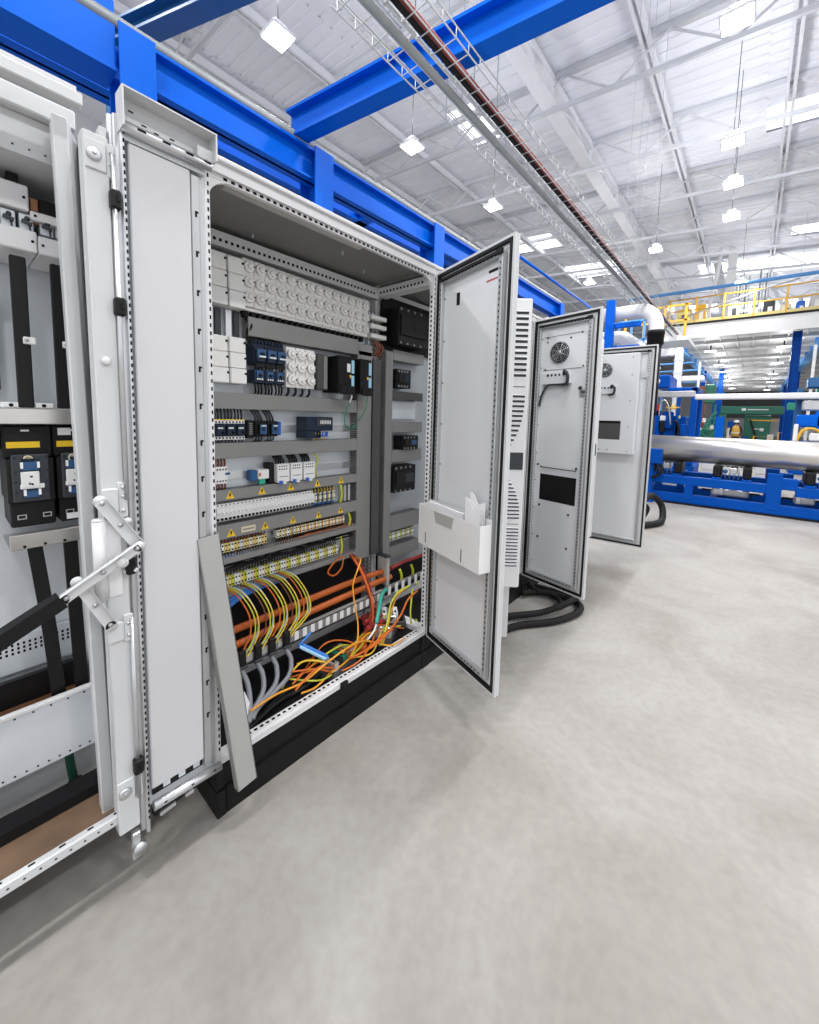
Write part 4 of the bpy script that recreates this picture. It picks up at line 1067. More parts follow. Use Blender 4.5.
# long lid leaning against the front left post
t = thing('duct_lid', 'long grey wiring duct lid leaning against the cabinet front left post', 'duct lid', (.06, -.08, .12)); o = t.location
top = Vector((-.022, -.030, 1.045)); bot = Vector((.066, -.095, .150)); ax = (top-bot).normalized()
sx = Vector((1, 0, 0)); sx = (sx-ax*sx.dot(ax)).normalized(); sy = ax.cross(sx)
if sy.y > 0: sy = -sy
def lp(base, u, v): return base + sx*u + sy*v
m = MB(o); hw = .035
A = [lp(bot, -hw, 0), lp(bot, hw, 0), lp(top, hw, 0), lp(top, -hw, 0)]; B = [p - sy*.004 for p in A]
m.add(A+B, [(0,1,2,3), (7,6,5,4), (0,1,5,4), (1,2,6,5), (2,3,7,6), (3,0,4,7)]); m.build('face', DUCTL, t)
for sg, nm in ((-1, 'left'), (1, 'right')):
    m = MB(o); A = [lp(bot, sg*hw, 0), lp(top, sg*hw, 0), lp(top, sg*hw, -.028), lp(bot, sg*hw, -.028)]; B = [p - sx*(sg*.003) for p in A]
    m.add(A+B, [(0,1,2,3), (7,6,5,4), (0,1,5,4), (1,2,6,5), (2,3,7,6), (3,0,4,7)]); m.build('side_lip', DUCTG, t)

# seen through to the next cabinet
duct(1.20, 1.262, .56, 1.84, 'dark vertical grey duct inside the next cabinet, beyond the divider', y1=.425)
duct(1.264, 1.56, 1.79, 1.855, 'top horizontal grey duct inside the next cabinet', y1=.425)
duct(1.264, 1.56, 1.55, 1.605, 'second horizontal duct inside the next cabinet, below the black contactor', y1=.425, mt=DUCTD)
duct(1.264, 1.56, 1.345, 1.415, 'third horizontal duct inside the next cabinet, above the small blue contactor', y1=.425)
duct(1.264, 1.56, 1.157, 1.235, 'fourth horizontal duct inside the next cabinet, above the black power supply', y1=.425)
duct(1.264, 1.56, .714, .815, 'fifth horizontal duct inside the next cabinet, above its terminals', y1=.425)
duct(1.264, 1.56, .53, .612, 'lowest horizontal duct inside the next cabinet', y1=.425)
duct(1.10, 1.165, .60, 1.78, 'dark slotted vertical duct between the two cabinets', y1=.396, mt=DUCTD, yf=.366)
def blackdev(x0, x1, z0, z1, label, yf=.34, extra=DBLUE):
    t = thing('switch_block', label, 'electrical device', ((x0+x1)/2, .425, z0)); o = t.location
    m = MB(o); m.box(x0, x1, yf, .425, z0, z1, .004); m.box(x0+.01, x1-.03, yf-.012, yf, z0+(z1-z0)*.25, z1-(z1-z0)*.2, .003); m.build('body', BLACK, t)
    m = MB(o); m.box(x0+(x1-x0)*.45, x1-.035, yf-.014, yf-.012, z0+(z1-z0)*.35, z0+(z1-z0)*.7); m.build('front_plate', extra, t)
    m = MB(o)
    for k in range(4): m.box(x0+.012+k*(x1-x0-.03)/4, x0+.024+k*(x1-x0-.03)/4, yf-.003, yf, z1-.02, z1-.006); m.box(x0+.012+k*(x1-x0-.03)/4, x0+.024+k*(x1-x0-.03)/4, yf-.003, yf, z0+.004, z0+.016)
    m.build('terminals', DUCTG, t)
    return t
blackdev(1.275, 1.41, 1.625, 1.74, 'black contactor near the top inside the next cabinet', extra=NAVY)
blackdev(1.345, 1.50, 1.235, 1.325, 'small contactor with blue front inside the next cabinet')
blackdev(1.268, 1.48, .965, 1.135, 'square black power supply inside the next cabinet', extra=SLATE)
blackdev(1.24, 1.52, 1.88, 2.10, 'dark switch block at the top inside the next cabinet', yf=.30, extra=BLACK)
m = MB(); m.box(1.21, 2.1, .405, .424, 1.86, 2.17); tag(m.build('depth_shade_plate', BLACK), 'black plate added as shade behind the dark switch block', 'plate')  # added plate, its black stands in for shade deep in the cabinet
terminals(1.27, 1.54, .672, .05, 'terminal_strip', 'white and yellow terminal strip inside the next cabinet', (DEV, YG, DEV), .016, leads=(BLACK,))
for k, z in enumerate((2.015, 1.965, 1.91)):
    m = MB(); m.box(1.075, 1.20, .36, .40, z-.012, z+.012, .003); tag(m.build('white_bus_bar', CERAM), 'white insulated bus bar stub right of the long fuse bank, %s of three' % ('top', 'middle', 'bottom')[k], 'bus bar')
for k in range(3):
    cable('brown_cable', 'dark red cable behind the white bus bar stubs', [(1.12+.02*k, .40, 1.89), (1.14+.025*k, .38, 1.85), (1.13+.02*k, .40, 1.80)], .007, BROWN, 'cable', 5, 'dark red cables by the bus bar stubs')
hose([(1.21, .30, .505), (1.35, .31, .51), (1.5, .32, .50), (1.7, .33, .50)], .012, REDW, 'red_hose', 'dark red hose continuing into the next cabinet')
for k, x in enumerate((1.25, 1.36)):
    m = MB(); m.tube([(x, .26, .50), (x+.008, .25, .46), (x+.01, .255, .425)], .008, 7, sub=4); tag(m.build('earth_wire', YG), 'yellow-green wire stub inside the next cabinet, %s of two' % ('left' if k == 0 else 'right'), 'wire')

# ------------------------------------------------------------------ leftmost cabinet with breakers, and its narrow front bay
cab0 = thing('switchgear_cabinet', 'leftmost white cabinet with large breakers, narrow cover panel and lever latch', 'electrical cabinet', (-.5, .25, 0), 0)
o0 = cab0.location
def c0(m, n, mt): return m.build(n, mt, cab0)
m = MB(o0); m.box(-1.05, -.30, .36, .58, 0, .17); m.box(-1.05, -.80, .02, .58, 0, .17); m.box(-.22, -.02, .30, .58, 0, .2); c0(m, 'plinth', PLINTH)
m = MB(o0); m.box(-1.05, -.255, .56, .58, .17, 2.35); m.box(-.255, -.002, .47, .49, .2, 2.2); c0(m, 'back_panel', PAINT)
m = MB(o0); m.box(-1.05, -.26, .455, .46, .17, 2.2); c0(m, 'inner_back_plate', PLATE)
m = MB(o0)
m.box(-1.05, -.24, -.012, .012, .228, .258, .003); m.m = 1
m.dots((-1.0, .001, .2583), (-.26, .001, .2583), .06, (.014, .006, .001)); m.dots((-1.0, -.0123, .243), (-.26, -.0123, .243), .03, (.005, .001, .004))
c0(m, 'sill_rail', (PAINT, HOLE))
m = MB(o0); m.box(-1.05, -.28, .03, .17, .205, .215); c0(m, 'floor_board', PLY)
m = MB(o0); m.box(-1.05, -.275, .29, .298, .16, .50); c0(m, 'shaded_back_sheet', FRAME)  # darker grey here paints in the shade below the barrier plate
m = MB(o0); m.box(-1.05, -.28, .17, .24, .19, .25); c0(m, 'floor_beam', BLACK)
m = MB(o0); m.box(-1.05, -.292, .0, .035, 2.205, 2.235, .003); m.box(-1.05, -.285, .12, .17, 2.20, 2.25, .004); m.box(-1.05, -.27, .17, .56, 2.33, 2.345); c0(m, 'top_rails', PAINT)
m = MB(o0); m.box(-1.05, -.29, .15, .16, 2.108, 2.198); m.box(-1.05, -.29, .15, .45, 2.100, 2.108); m.m = 1; m.dots((-.9, .1497, 2.118), (-.3, .1497, 2.118), .03, (.004, .001, .004)); c0(m, 'top_fascia', (PAINT, HOLE))
m = MB(o0); m.box(-.27, -.262, .12, .5, .2, 2.2); c0(m, 'divider', PAINT)
# folded upright strip
m = MB(o0); m.M = Matrix.Translation((-.31, 0, 1.2)) @ Matrix.Rotation(-.0164, 4, 'Y') @ Matrix.Translation((.33, 0, -1.2))
m.box(-.346, -.314, .075, .090, .205, 2.20, .003)
A = [(-.316, .078, .205), (-.316, .078, 2.20), (-.245, .265, 2.20), (-.245, .265, .205)]; B = [(x-.004, y+.004, z) for x, y, z in A]
m.add(A+B, [(0,1,2,3), (7,6,5,4), (0,1,5,4), (1,2,6,5), (2,3,7,6), (3,0,4,7)])
m.box(-.344, -.320, .09, .12, .205, 2.19)
c0(m, 'folded_upright', PAINT)
# narrow bay: latch post, profiles, cover panel, header channel, bottom rail
m = MB(o0); m.M = Matrix.Translation((-.271, 0, 1.2)) @ Matrix.Rotation(-.0055, 4, 'Y') @ Matrix.Translation((.275, 0, -1.2))
m.box(-.301, -.248, -.028, -.014, .20, 2.14, .003); m.box(-.301, -.297, -.014, .02, .20, 2.14); m.box(-.262, -.248, -.014, .03, .20, 2.17); lp_ = c0(m, 'latch_post', PAINT)
m = MB(o0); m.box(-.246, -.222, -.010, .04, .19, 2.215, .004); m.box(-.236, -.218, -.022, -.010, .165, 2.215, .003); m.box(-.224, -.214, -.034, -.010, .16, 2.22, .002)
m.m = 1; m.dots((-.217, -.0343, .2), (-.217, -.0343, 2.18), .02, (.004, .001, .010)); c0(m, 'edge_profile', (ALU, HOLE))
m = MB(o0); m.box(-.205, -.050, -.026, -.010, .285, 2.155, .003); c0(m, 'cover_panel', COVERP)
m = MB(o0); m.box(-.214, -.002, -.004, .02, .22, 2.2); c0(m, 'bay_back_sheet', PLATE)
m = MB(o0); m.box(-.046, -.022, -.020, -.006, .25, 2.15, .002); m.box(-.020, -.006, -.010, .0, .23, 2.17, .002); m.m = 1
for k in range(15): z = .42+k*.115; m.box(-.036, -.030, -.0206, -.020, z, z+.018); m.box(-.030, -.026, -.0206, -.020, z+.012, z+.018)
c0(m, 'slotted_profile', (FRAME, HOLE))
m = MB(o0)
m.box(-.222, .008, -.020, -.014, 2.186, 2.262); m.box(-.226, .012, -.070, -.014, 2.262, 2.266); m.box(.008, .012, -.070, -.014, 2.19, 2.262); m.box(-.226, -.222, -.070, -.014, 2.17, 2.262)
m.m = 1
for (x, z) in ((-.20, 2.235), (-.17, 2.215), (-.14, 2.21), (-.10, 2.215), (-.06, 2.205)): m.box(x, x+.012, -.0206, -.020, z, z+.004)
m.m = 0; m.box(-.035, .008, -.045, -.020, 2.19, 2.225)
c0(m, 'header_channel', (PAINT, HOLE))
m = MB(o0); m.tube([(-.222, -.040, 2.182), (.004, -.040, 2.182)], .014, 12); m.box(-.215, -.01, -.03, -.01, 2.155, 2.17); m.m = 1
for x in (-.19, -.13, -.07, -.02): m.box(x, x+.02, -.0545, -.053, 2.180, 2.186)
c0(m, 'top_tube', (ALU, HOLE))
m = MB(o0); m.tube([(-.205, -.035, .238), (.0, -.035, .232)], .015, 12); m.m = 1
for x in (-.18, -.10, -.03): m.box(x, x+.008, -.0505, -.049, .238, .242)
c0(m, 'bottom_tube', (ALU, HOLE))
m = MB(o0); m.box(-.20, -.05, -.012, -.004, .255, .285); m.m = 1
for k in range(3): m.box(-.17+k*.045, -.15+k*.045, -.013, -.012, .26, .282)
c0(m, 'bottom_slots', (BLACK, PLATE))
m = MB(o0); m.bar((-.20, -.01, .195), (-.03, .0, .20), .02, .02); m.m = 1; m.bar((-.185, -.022, .185), (-.14, -.022, .190), .006, .012); m.bar((-.11, -.022, .192), (-.085, -.022, .195), .006, .012); c0(m, 'closing_strip', (BLACK, ALU))
# latches, rods and lever
for (x, z) in ((-.278, 2.085), (-.272, .335)):
    m = MB(o0); m.box(x-.022, x+.022, -.034, -.028, z-.035, z+.035, .002); m.box(x+.022, x+.042, -.030, -.018, z-.042, z+.042, .002); m.m = 1
    m.lathe([(.016, 0), (.016, .006), (.010, .008)], (x-.004, -.034, z), (0, -1, 0), 16); m.m = 2; m.lathe([(.005, 0), (.005, .002)], (x-.004, -.042, z), (0, -1, 0), 8)
    m.lathe([(.004, 0), (.004, .004)], (x+.032, -.030, z+.02), (0, -1, 0), 8); m.lathe([(.004, 0), (.004, .004)], (x+.032, -.030, z-.01), (0, -1, 0), 8)
    c0(m, 'latch_plate', (PAINT, ALU, FRAME))
for z in (1.99, 1.72, 1.01, .40):
    m = MB(o0); m.box(-.253, -.228, -.050, -.022, z-.024, z+.024, .005); m.box(-.240, -.232, -.054, -.050, z-.006, z+.010); c0(m, 'rod_guide', BLACK)
m = MB(o0); m.tube([(-.242, -.036, .30), (-.242, -.036, .86)], .006, 8); m.tube([(-.242, -.036, 1.20), (-.242, -.036, 2.10)], .006, 8); c0(m, 'lock_rod', ALU)
m = MB(o0); m.lathe([(.011, 0), (.011, .006), (.006, .009)], (-.274, -.028, 1.575), (0, -1, 0), 16); c0(m, 'cover_bolt', WHITE)
m = MB(o0); m.box(-.262, -.240, -.034, -.014, .10, .185, .003); m.lathe([(.018, 0), (.018, .012)], (-.245, -.034, .135), (0, -1, 0), 18); c0(m, 'roller_bracket', ALU)
m = MB(o0); m.tube([(-.306, -.030, .93), (-.306, -.030, 1.150)], .017, 16); m.lathe([(.0175, 0), (.016, .004), (.002, .006)], (-.306, -.030, 1.150), (0, 0, 1), 16); m.box(-.297, -.258, -.034, -.028, .93, 1.165, .002); c0(m, 'lever_housing', WHITE)
def link(p0, p1, w, th, name, mt=WHITE):
    m = MB(o0); m.bar(p0, p1, th, w, up=(0, -1, 0)); 
    p0 = Vector(p0); p1 = Vector(p1)
    d = (p1-p0).normalized(); side = d.cross(Vector((0, -1, 0))).normalized()
    for p in (p0, p1):
        m.lathe([(w*.5, 0), (w*.5, .009)], (p.x, p.y+.0045, p.z), (0, -1, 0), 16)
        m.m = 1; m.lathe([(w*.2, 0), (w*.2, .004)], (p.x, p.y-.0045, p.z), (0, -1, 0), 10); m.m = 0
    return c0(m, name, (mt, FRAME))
def link2(p0, p1, w, name):
    p0 = Vector(p0); p1 = Vector(p1); d = (p1-p0).normalized(); q = Vector((-d.z, 0, d.x))*(w/2); t_ = .007
    m = MB(o0)
    A = [p0-q, p1-q, p1+q, p0+q]; f_ = Vector((0, -t_, 0))
    m.add(A+[a+f_ for a in A], [(0,1,2,3), (7,6,5,4), (0,1,5,4), (1,2,6,5), (2,3,7,6), (3,0,4,7)])
    for p in (p0, p1): m.lathe([(w/2, 0), (w/2, t_)], p, (0, -1, 0), 16)
    # turned flange along one edge
    B = [p0+q, p1+q, p1+q+Vector((0, -.020, 0)), p0+q+Vector((0, -.020, 0))]; m.add(B+[b_-q*.12 for b_ in B], [(0,1,2,3), (7,6,5,4), (0,1,5,4), (1,2,6,5), (2,3,7,6), (3,0,4,7)])
    m.m = 1
    for f in (.04, .5, .96): p = p0.lerp(p1, f); m.lathe([(.006, 0), (.006, .005)], p+Vector((0, -t_, 0)), (0, -1, 0), 10)
    return c0(m, name, (PAINT, FRAME))
link2((-.305, -.040, 1.205), (-.222, -.050, 1.065), .030, 'upper_link')
link2((-.360, -.040, 1.00), (-.292, -.040, .855), .028, 'lower_link')
link2((-.395, -.065, .972), (-.226, -.065, 1.070), .028, 'lever_bar')
m = MB(o0); m.bar((-.395, -.066, .972), (-.62, -.075, .858), .024, .040, up=(0, -.2, 1)); c0(m, 'lever_grip', BLACK)
m = MB(o0); m.box(-.30, -.262, -.040, -.028, 1.17, 1.235, .003); m.box(-.262, -.240, -.036, -.024, 1.15, 1.25, .003); m.cut(); m.box(-.300, -.262, -.040, -.028, .80, .855, .003); m.box(-.262, -.238, -.036, -.024, .79, .87, .003); m.m = 1
for z in (1.17, 1.21, 1.235, .81, .845): m.lathe([(.0045, 0), (.0045, .004)], (-.251, -.036, z), (0, -1, 0), 8); m.cut()
m.pieces('link_bracket', (PAINT, ALU), cab0)
m = MB(o0); m.lathe([(.014, 0), (.014, .05)], (-.268, -.028, 1.035), (0, -1, 0), 14); m.cut(); m.lathe([(.009, 0), (.007, .03), (.003, .035)], (-.255, -.03, .995), (.8, -.5, .1), 12); m.cut(); m.lathe([(.009, 0), (.009, .012)], (-.243, -.03, 1.14), (0, -1, 0), 12); m.pieces('lever_pivot', WHITE, cab0)

# contents of the leftmost cabinet
def brk(x0, x1, label, full=True):
    t = thing('molded_case_breaker', label, 'circuit breaker', ((x0+x1)/2, .45, 1.10)); o = t.location
    m = MB(o); m.box(x0, x1, .275, .45, 1.30, 1.395, .004); m.box(x0+.004, x1, .26, .45, 1.17, 1.30, .003); m.box(x0+.008, x1, .275, .45, 1.095, 1.17, .004); m.build('body', BLACK, t)
    m = MB(o); m.box(x0+.008, x1-.028, .2735, .275, 1.33, 1.348); m.build('warning_label', YEL, t)
    m = MB(o); m.box(x0+.014, x1-.012, .252, .26, 1.172, 1.312, .004); m.m = 1; m.box(x0+.034, x1-.034, .249, .252, 1.185, 1.30); 
    for z in (1.20, 1.23, 1.26, 1.30): m.box(x0+.018, x0+.024, .250, .252, z, z+.006); m.box(x1-.022, x1-.016, .250, .252, z, z+.006)
    m.build('front_cover', (SLATE, NAVY), t)
    xc = (x0+x1)/2
    m = MB(o); m.box(xc-.020, xc+.018, .246, .252, 1.265, 1.290, .002); m.box(xc-.016, xc+.016, .246, .252, 1.185, 1.205, .002); m.build('mechanism', DBLUE, t)
    m = MB(o); m.box(xc-.022, xc+.018, .243, .252, 1.215, 1.262, .002); m.box(xc-.024, xc+.028, .245, .252, 1.212, 1.225, .001); m.m = 1; m.box(xc-.003, xc+.003, .2425, .243, 1.245, 1.250); m.box(xc-.006, xc-.002, .2425, .243, 1.224, 1.230); m.box(xc-.001, xc+.004, .2425, .243, 1.222, 1.228); m.build('toggle_plate', (DEV, HOLE), t)
    m = MB(o)
    for (x, z) in ((xc-.022, 1.272), (xc+.014, 1.272), (xc-.018, 1.192), (xc+.014, 1.192)): m.box(x, x+.006, .2445, .247, z, z+.018)
    m.build('terminal_mark', PAPER, t)
    m = MB(o); m.lathe([(.011, 0), (.011, .003), (.008, .003), (.008, .001)], (xc-.004, .252, 1.298), (0, -1, 0), 16); m.build('seal_ring', CREAM, t)
    m = MB(o)
    for x in (x0+.022, x1-.03): m.rect(x, x+.02, 1.118, 1.132, .0025, .2735, .275)
    m.build('clip_outline', FRAME, t)
    m = MB(o); m.box(xc-.014, xc+.004, .2735, .275, 1.378, 1.383); m.build('small_mark', PAPER, t)
    return t
brk(-.458, -.350, 'black moulded breaker with yellow label and blue-white toggle, left one')
brk(-.348, -.258, 'black moulded breaker with yellow label, right one partly behind the upright strip')
m = MB(); m.box(-.60, -.4585, .28, .45, 1.325, 1.395, .004); tag(m.build('black_cover', BLACK), 'black terminal cover at the left picture edge beside the breakers', 'terminal cover')
m = MB(); m.box(-.336, -.305, .2725, .274, 1.366, 1.388); m.m = 1; tag(m.build('paper_label', PAPER), 'white paper label at the top of the right black breaker', 'label')
m = MB(); m.box(-.325, -.29, .2725, .274, 1.102, 1.120); tag(m.build('paper_label', PAPER), 'white paper label at the bottom of the right black breaker', 'label')
def rail0(z0, z1, x0, label, flange):
    t = thing('support_rail', label, 'support rail', ((x0-.26)/2, .3, z0)); o = t.location
    m = MB(o); m.box(x0, -.262, .24, .25, z0, z1, .002); m.box(x0, -.262, .25, .45, z0, z0+.004) if flange else m.box(x0, -.262, .25, .45, z1-.004, z1); m.build('channel', STEEL, t)
    m = MB(o)
    for k in range(6): m.lathe([(.004, 0), (.004, .003)], (x0+.03+k*.045, .24, z0+.008), (0, -1, 0), 8); m.cut()
    m.pieces('bolt', HOLE, t)
rail0(1.400, 1.445, -.75, 'brushed steel rail above the black breakers', False)
rail0(1.036, 1.080, -.458, 'brushed steel rail below the black breakers', True)
for (x, lab) in ((-.420, 'left'), (-.334, 'right')):
    t = thing('insulated_bus_bar', 'flat black vertical bus bar above the breakers, %s one' % lab, 'bus bar', (x, .26, 1.45)); o = t.location
    m = MB(o); m.box(x, x+.034, .255, .275, 1.447, 1.87, .003); m.build('sleeve', BLACK, t)
    m = MB(o); m.box(x+.017, x+.044, .243, .256, 1.628, 1.648, .002); m.m = 1; m.lathe([(.005, 0), (.005, .002)], (x+.024, .243, 1.638), (0, -1, 0), 8); m.build('clamp', (DEV, FRAME), t)
for k, x in enumerate((-.455, -.385)):
    m = MB(); m.box(x, x+.042, .262, .30, 1.447, 1.462, .002); m.m = 1; m.lathe([(.005, 0), (.005, .003)], (x+.02, .262, 1.454), (0, -1, 0), 10)
    tag(m.build('rail_block', (DEV, HOLE)), 'small white block on the upper steel rail, %s one' % ('left' if k == 0 else 'right'), 'block')
for (pts, lab) in (([(-.405, .26, 1.04), (-.385, .26, .80), (-.372, .27, .60), (-.362, .28, .45)], 'left'), ([(-.322, .26, 1.04), (-.318, .26, .80), (-.312, .27, .60), (-.308, .28, .48)], 'right')):
    m = MB(); P = spline([Vector(p) for p in pts], 4)
    for i in range(len(P)-1): m.bar(P[i], P[i+1], .034, .012, up=(0, 1, 0))
    tag(m.build('insulated_bus_bar', BLACK), 'flat black bus bar bending down below the breakers, %s one' % lab, 'bus bar')
def c0cover(x0, x1, z0, z1, label, yf=.245):
    m = MB(); m.box(x0, x1, yf, .44, z0, z1, .003); m.m = 1
    for x in (x1-.010, x0+.010): m.lathe([(.0035, 0), (.0035, .003)], (x, yf, (z0+z1)/2), (0, -1, 0), 8)
    tag(m.build('insulating_cover', (WHITE, HOLE)), label, 'insulating cover', 'white covers at the top of the leftmost cabinet')
c0cover(-.75, -.374, 1.995, 2.062, 'upper white insulating cover with two screws in the leftmost cabinet')
c0cover(-.75, -.361, 1.886, 1.944, 'lower left white insulating cover in the leftmost cabinet')
c0cover(-.359, -.27, 1.886, 1.936, 'lower right white insulating cover next to the upright strip')
c0cover(-.372, -.27, 1.975, 2.0, 'small white insulating cover right of the copper bar')
for k, x in enumerate((-.47, -.432, -.395, -.352, -.318)):
    t = thing('fuse_clip', 'grey fuse clip between the white covers, %s from the left' % ORD[k], 'fuse clip', (x, .26, 1.945)); o = t.location
    m = MB(o); m.box(x, x+.030, .258, .44, 1.945, 1.99, .002); m.build('body', PLATE, t)
    m = MB(o); m.bar((x+.004, .250, 1.968), (x+.026, .250, 1.962), .010, .008); m.tube([(x+.020, .252, 1.962), (x+.022, .252, 1.942)], .0022, 6); m.lathe([(.006, 0), (.006, .01)], (x+.016, .256, 1.975), (0, -1, 0), 10); m.build('lever', SLATE, t)
m = MB(); m.box(-.370, -.352, .262, .30, 2.005, 2.04, .002); m.box(-.365, -.350, .262, .28, 1.97, 2.005, .002); tag(m.build('copper_bar', COPPER), 'short copper bar between the white covers and a black block', 'bus bar')
m = MB(); m.box(-.350, -.275, .262, .44, 2.003, 2.045, .003); tag(m.build('black_block', BLACK), 'black insulating block right of the copper bar', 'insulating block')
m = MB(); m.box(-.415, -.39, .27, .30, 2.066, 2.095, .002); tag(m.build('black_block', BLACK), 'black bar end above the upper white cover', 'insulating block')
t = thing('lower_barrier_plate', 'wide grey barrier plate with rivets low in the leftmost cabinet', 'plate', (-.6, .25, .34)); o = t.location
m = MB(o); m.box(-1.0, -.286, .245, .253, .34, .545); m.m = 1
m.dots((-.9, .2447, .53), (-.29, .2447, .53), .04, (.005, .001, .005)); m.dots((-.9, .2447, .352), (-.29, .2447, .352), .025, (.005, .001, .005)); m.build('sheet', (PLATE, HOLE), t)
m = MB(o); m.box(-1.0, -.286, .235, .253, .540, .552, .002); m.build('top_lip', WHITE, t)
m = MB(); m.box(-1.0, -.286, .27, .37, .485, .50); tag(m.build('copper_shelf', COPPER), 'brown shelf board behind the grey barrier plate', 'shelf')
m = MB(); m.box(-1.0, -.28, .38, .40, .45, .58); tag(m.build('black_strip', BLACK), 'black strip behind the brown shelf board', 'strip')
t = thing('vent_plate', 'grey plate with a perforated band low in the leftmost cabinet', 'plate', (-.6, .44, .56)); o = t.location
m = MB(o); m.box(-1.0, -.275, .435, .45, .58, .70); m.m = 1
for k in range(34):
    for j in range(3): x = -.78+k*.014; m.box(x, x+.006, .4345, .435, .640+j*.014, .649+j*.014)
m.build('sheet', (PLATE, HOLE), t)
cable('green_cable', 'dark green thick cable behind the barrier plate near the upright strip', [(-.352, .30, .40), (-.350, .30, .30), (-.342, .30, .215), (-.338, .30, .17)], .016, mat('dark_green_cable', (.004, .05, .03), .5), 'cable', 4, n=12)
m = MB(); m.lathe([(.02, 0), (.024, .01), (.024, .04), (.018, .05)], (-.339, .30, .169), (0, 0, 1), 14); tag(m.build('cable_gland', BLACK), 'black cable gland at the foot of the green cable', 'cable gland')
t = thing('door_frame_edge', 'dark edged white panel edge at the left picture border', 'panel', (-.47, .30, 1.55)); o = t.location
m = MB(o); m.box(-.52, -.449, .40, .41, 1.50, 1.78); m.build('sheet', PLATE, t)
m = MB(o); m.box(-.449, -.443, .395, .41, 1.50, 1.78); m.build('edge', SLATE, t)

# ------------------------------------------------------------------ hoses on the floor
def floorhose(pts, r, label):
    return hose(pts, r, RUBBER, 'black_hose', label, pitch=.03)
floorhose([(1.62, -.02, .05), (1.75, -.13, .027), (1.97, -.22, .027), (2.2, -.38, .027), (2.45, -.46, .027), (2.60, -.42, .027), (2.64, -.28, .030), (2.56, -.10, .045), (2.60, -.02, .06)], .025, 'front black corrugated hose looping on the floor under the second door')
floorhose([(1.74, -.03, .10), (1.80, -.05, .06), (1.88, -.07, .04), (2.02, -.12, .04), (2.22, -.28, .05), (2.46, -.385, .078), (2.62, -.40, .080), (2.70, -.34, .05), (2.70, -.2, .03), (2.68, -.03, .03)], .024, 'rear black corrugated hose lying on the front one by the second door')
floorhose([(2.42, -.03, .05), (2.50, -.05, .034), (2.60, -.16, .034), (2.55, -.28, .034), (2.45, -.33, .034)], .022, 'short black cable running from the plinth under the second door')
floorhose([(5.6, -.30, .05), (5.9, -.42, .04), (6.15, -.45, .06), (6.3, -.42, .2), (6.25, -.36, .32), (6.05, -.30, .40), (5.8, -.26, .36)], .045, 'black corrugated hose coiled behind the third door on the floor')
floorhose([(5.5, -.16, .05), (5.8, -.20, .10), (6.0, -.24, .10), (6.12, -.26, .2), (6.0, -.18, .28), (5.8, -.12, .28)], .035, 'second black hose coiled behind the third door')

# ------------------------------------------------------------------ conveyor with steel pipe at the far right
t = thing('conveyor_frame', 'long blue steel conveyor frame on the floor carrying the steel pipe', 'conveyor', (8.5, -1.8, 0)); o = t.location
for xx, nm in ((8.0, 'front'), (8.95, 'rear')):
    m = MB(o)
    m.box(xx, xx+.12, -4.6, .12, .03, .19, .01); m.box(xx, xx+.12, -1.6, .12, .355, .505, .01); m.box(xx, xx+.12, -1.94, -1.6, .44, .62, .01); m.box(xx-.01, xx+.14, -4.6, -1.92, .35, .50, .01); m.box(xx-.03, xx+.14, -4.6, -1.95, .355, .37)
    m.build('side_beam', BLUE2, t)
    for (y0, y1, z1) in ((-.62, -.50, .36), (-1.76, -1.58, .68), (-.02, .10, .36), (-3.3, -3.18, .36), (-4.5, -4.38, .36)):
        m = MB(o); m.box(xx-.006, xx+.126, y0, y1, .10, z1, .004); m.build('upright', BLUE2, t)
m = MB(o)
for y in (-.9, -2.4, -3.8): m.box(8.1, 8.97, y-.05, y+.05, .06, .16); m.box(8.1, 8.97, y-.04, y+.04, .40, .48)
m.build('cross_member', BLUE2, t)
m = MB(o); m.box(7.985, 8.14, -4.6, .12, 0, .03); m.box(8.94, 9.09, -4.6, .12, 0, .03); m.build('foot_strip', BLACK, t)
m = MB(o); m.box(8.9, 8.94, -.40, -.28, .18, .36); m.build('upright', BLUE2, t)
m = MB(); m.tube([(8.42, .35, .975), (8.42, -4.8, .955)], .235, 40)
tag(m.build('steel_pipe', PIPE), 'large shiny steel pipe lying across the blue conveyor', 'pipe')
def support(y, label):
    t = thing('roller_support', label, 'roller support', (8.42, y, .48), 0, 'roller supports under the steel pipe'); o = t.location
    for s in (-1, 1):
        m = MB(o); m.box(8.16, 8.68, y+s*.20-.06, y+s*.20+.06, .53, .732, .02); m.build('black_roller_housing', BLACK, t)
        m = MB(o); m.box(8.02, 9.05, y+s*.20-.06, y+s*.20+.06, .506, .53); m.build('foot', BLUE2, t)
    m = MB(o)
    for k in range(4): m.tube([(8.25, y-.09+k*.06, .515), (8.25, y-.09+k*.06, .725)], .009, 8); m.cut()
    m.pieces('threaded_rod', FRAME, t)
    m = MB(o); m.box(8.22, 8.60, y-.07, y+.04, .60, .70, .01); m.m = 1; m.lathe([(.035, 0), (.035, .06), (.02, .065)], (8.21, y+.09, .645), (-1, 0, 0), 14); m.build('motor', (FRAME, DBLUE), t)
    m = MB(o); m.box(8.25, 8.60, y-.24, y+.24, .715, .725); m.build('top_plate', SLATE, t)
for y, l in ((-.16, 'black roller support under the steel pipe beside the third door'), (-1.13, 'black roller support with motor under the middle of the visible pipe'), (-2.28, 'black roller support under the pipe at the right edge of the picture'), (-3.1, 'black roller support under the pipe, outside the right edge')):
    support(y, l)
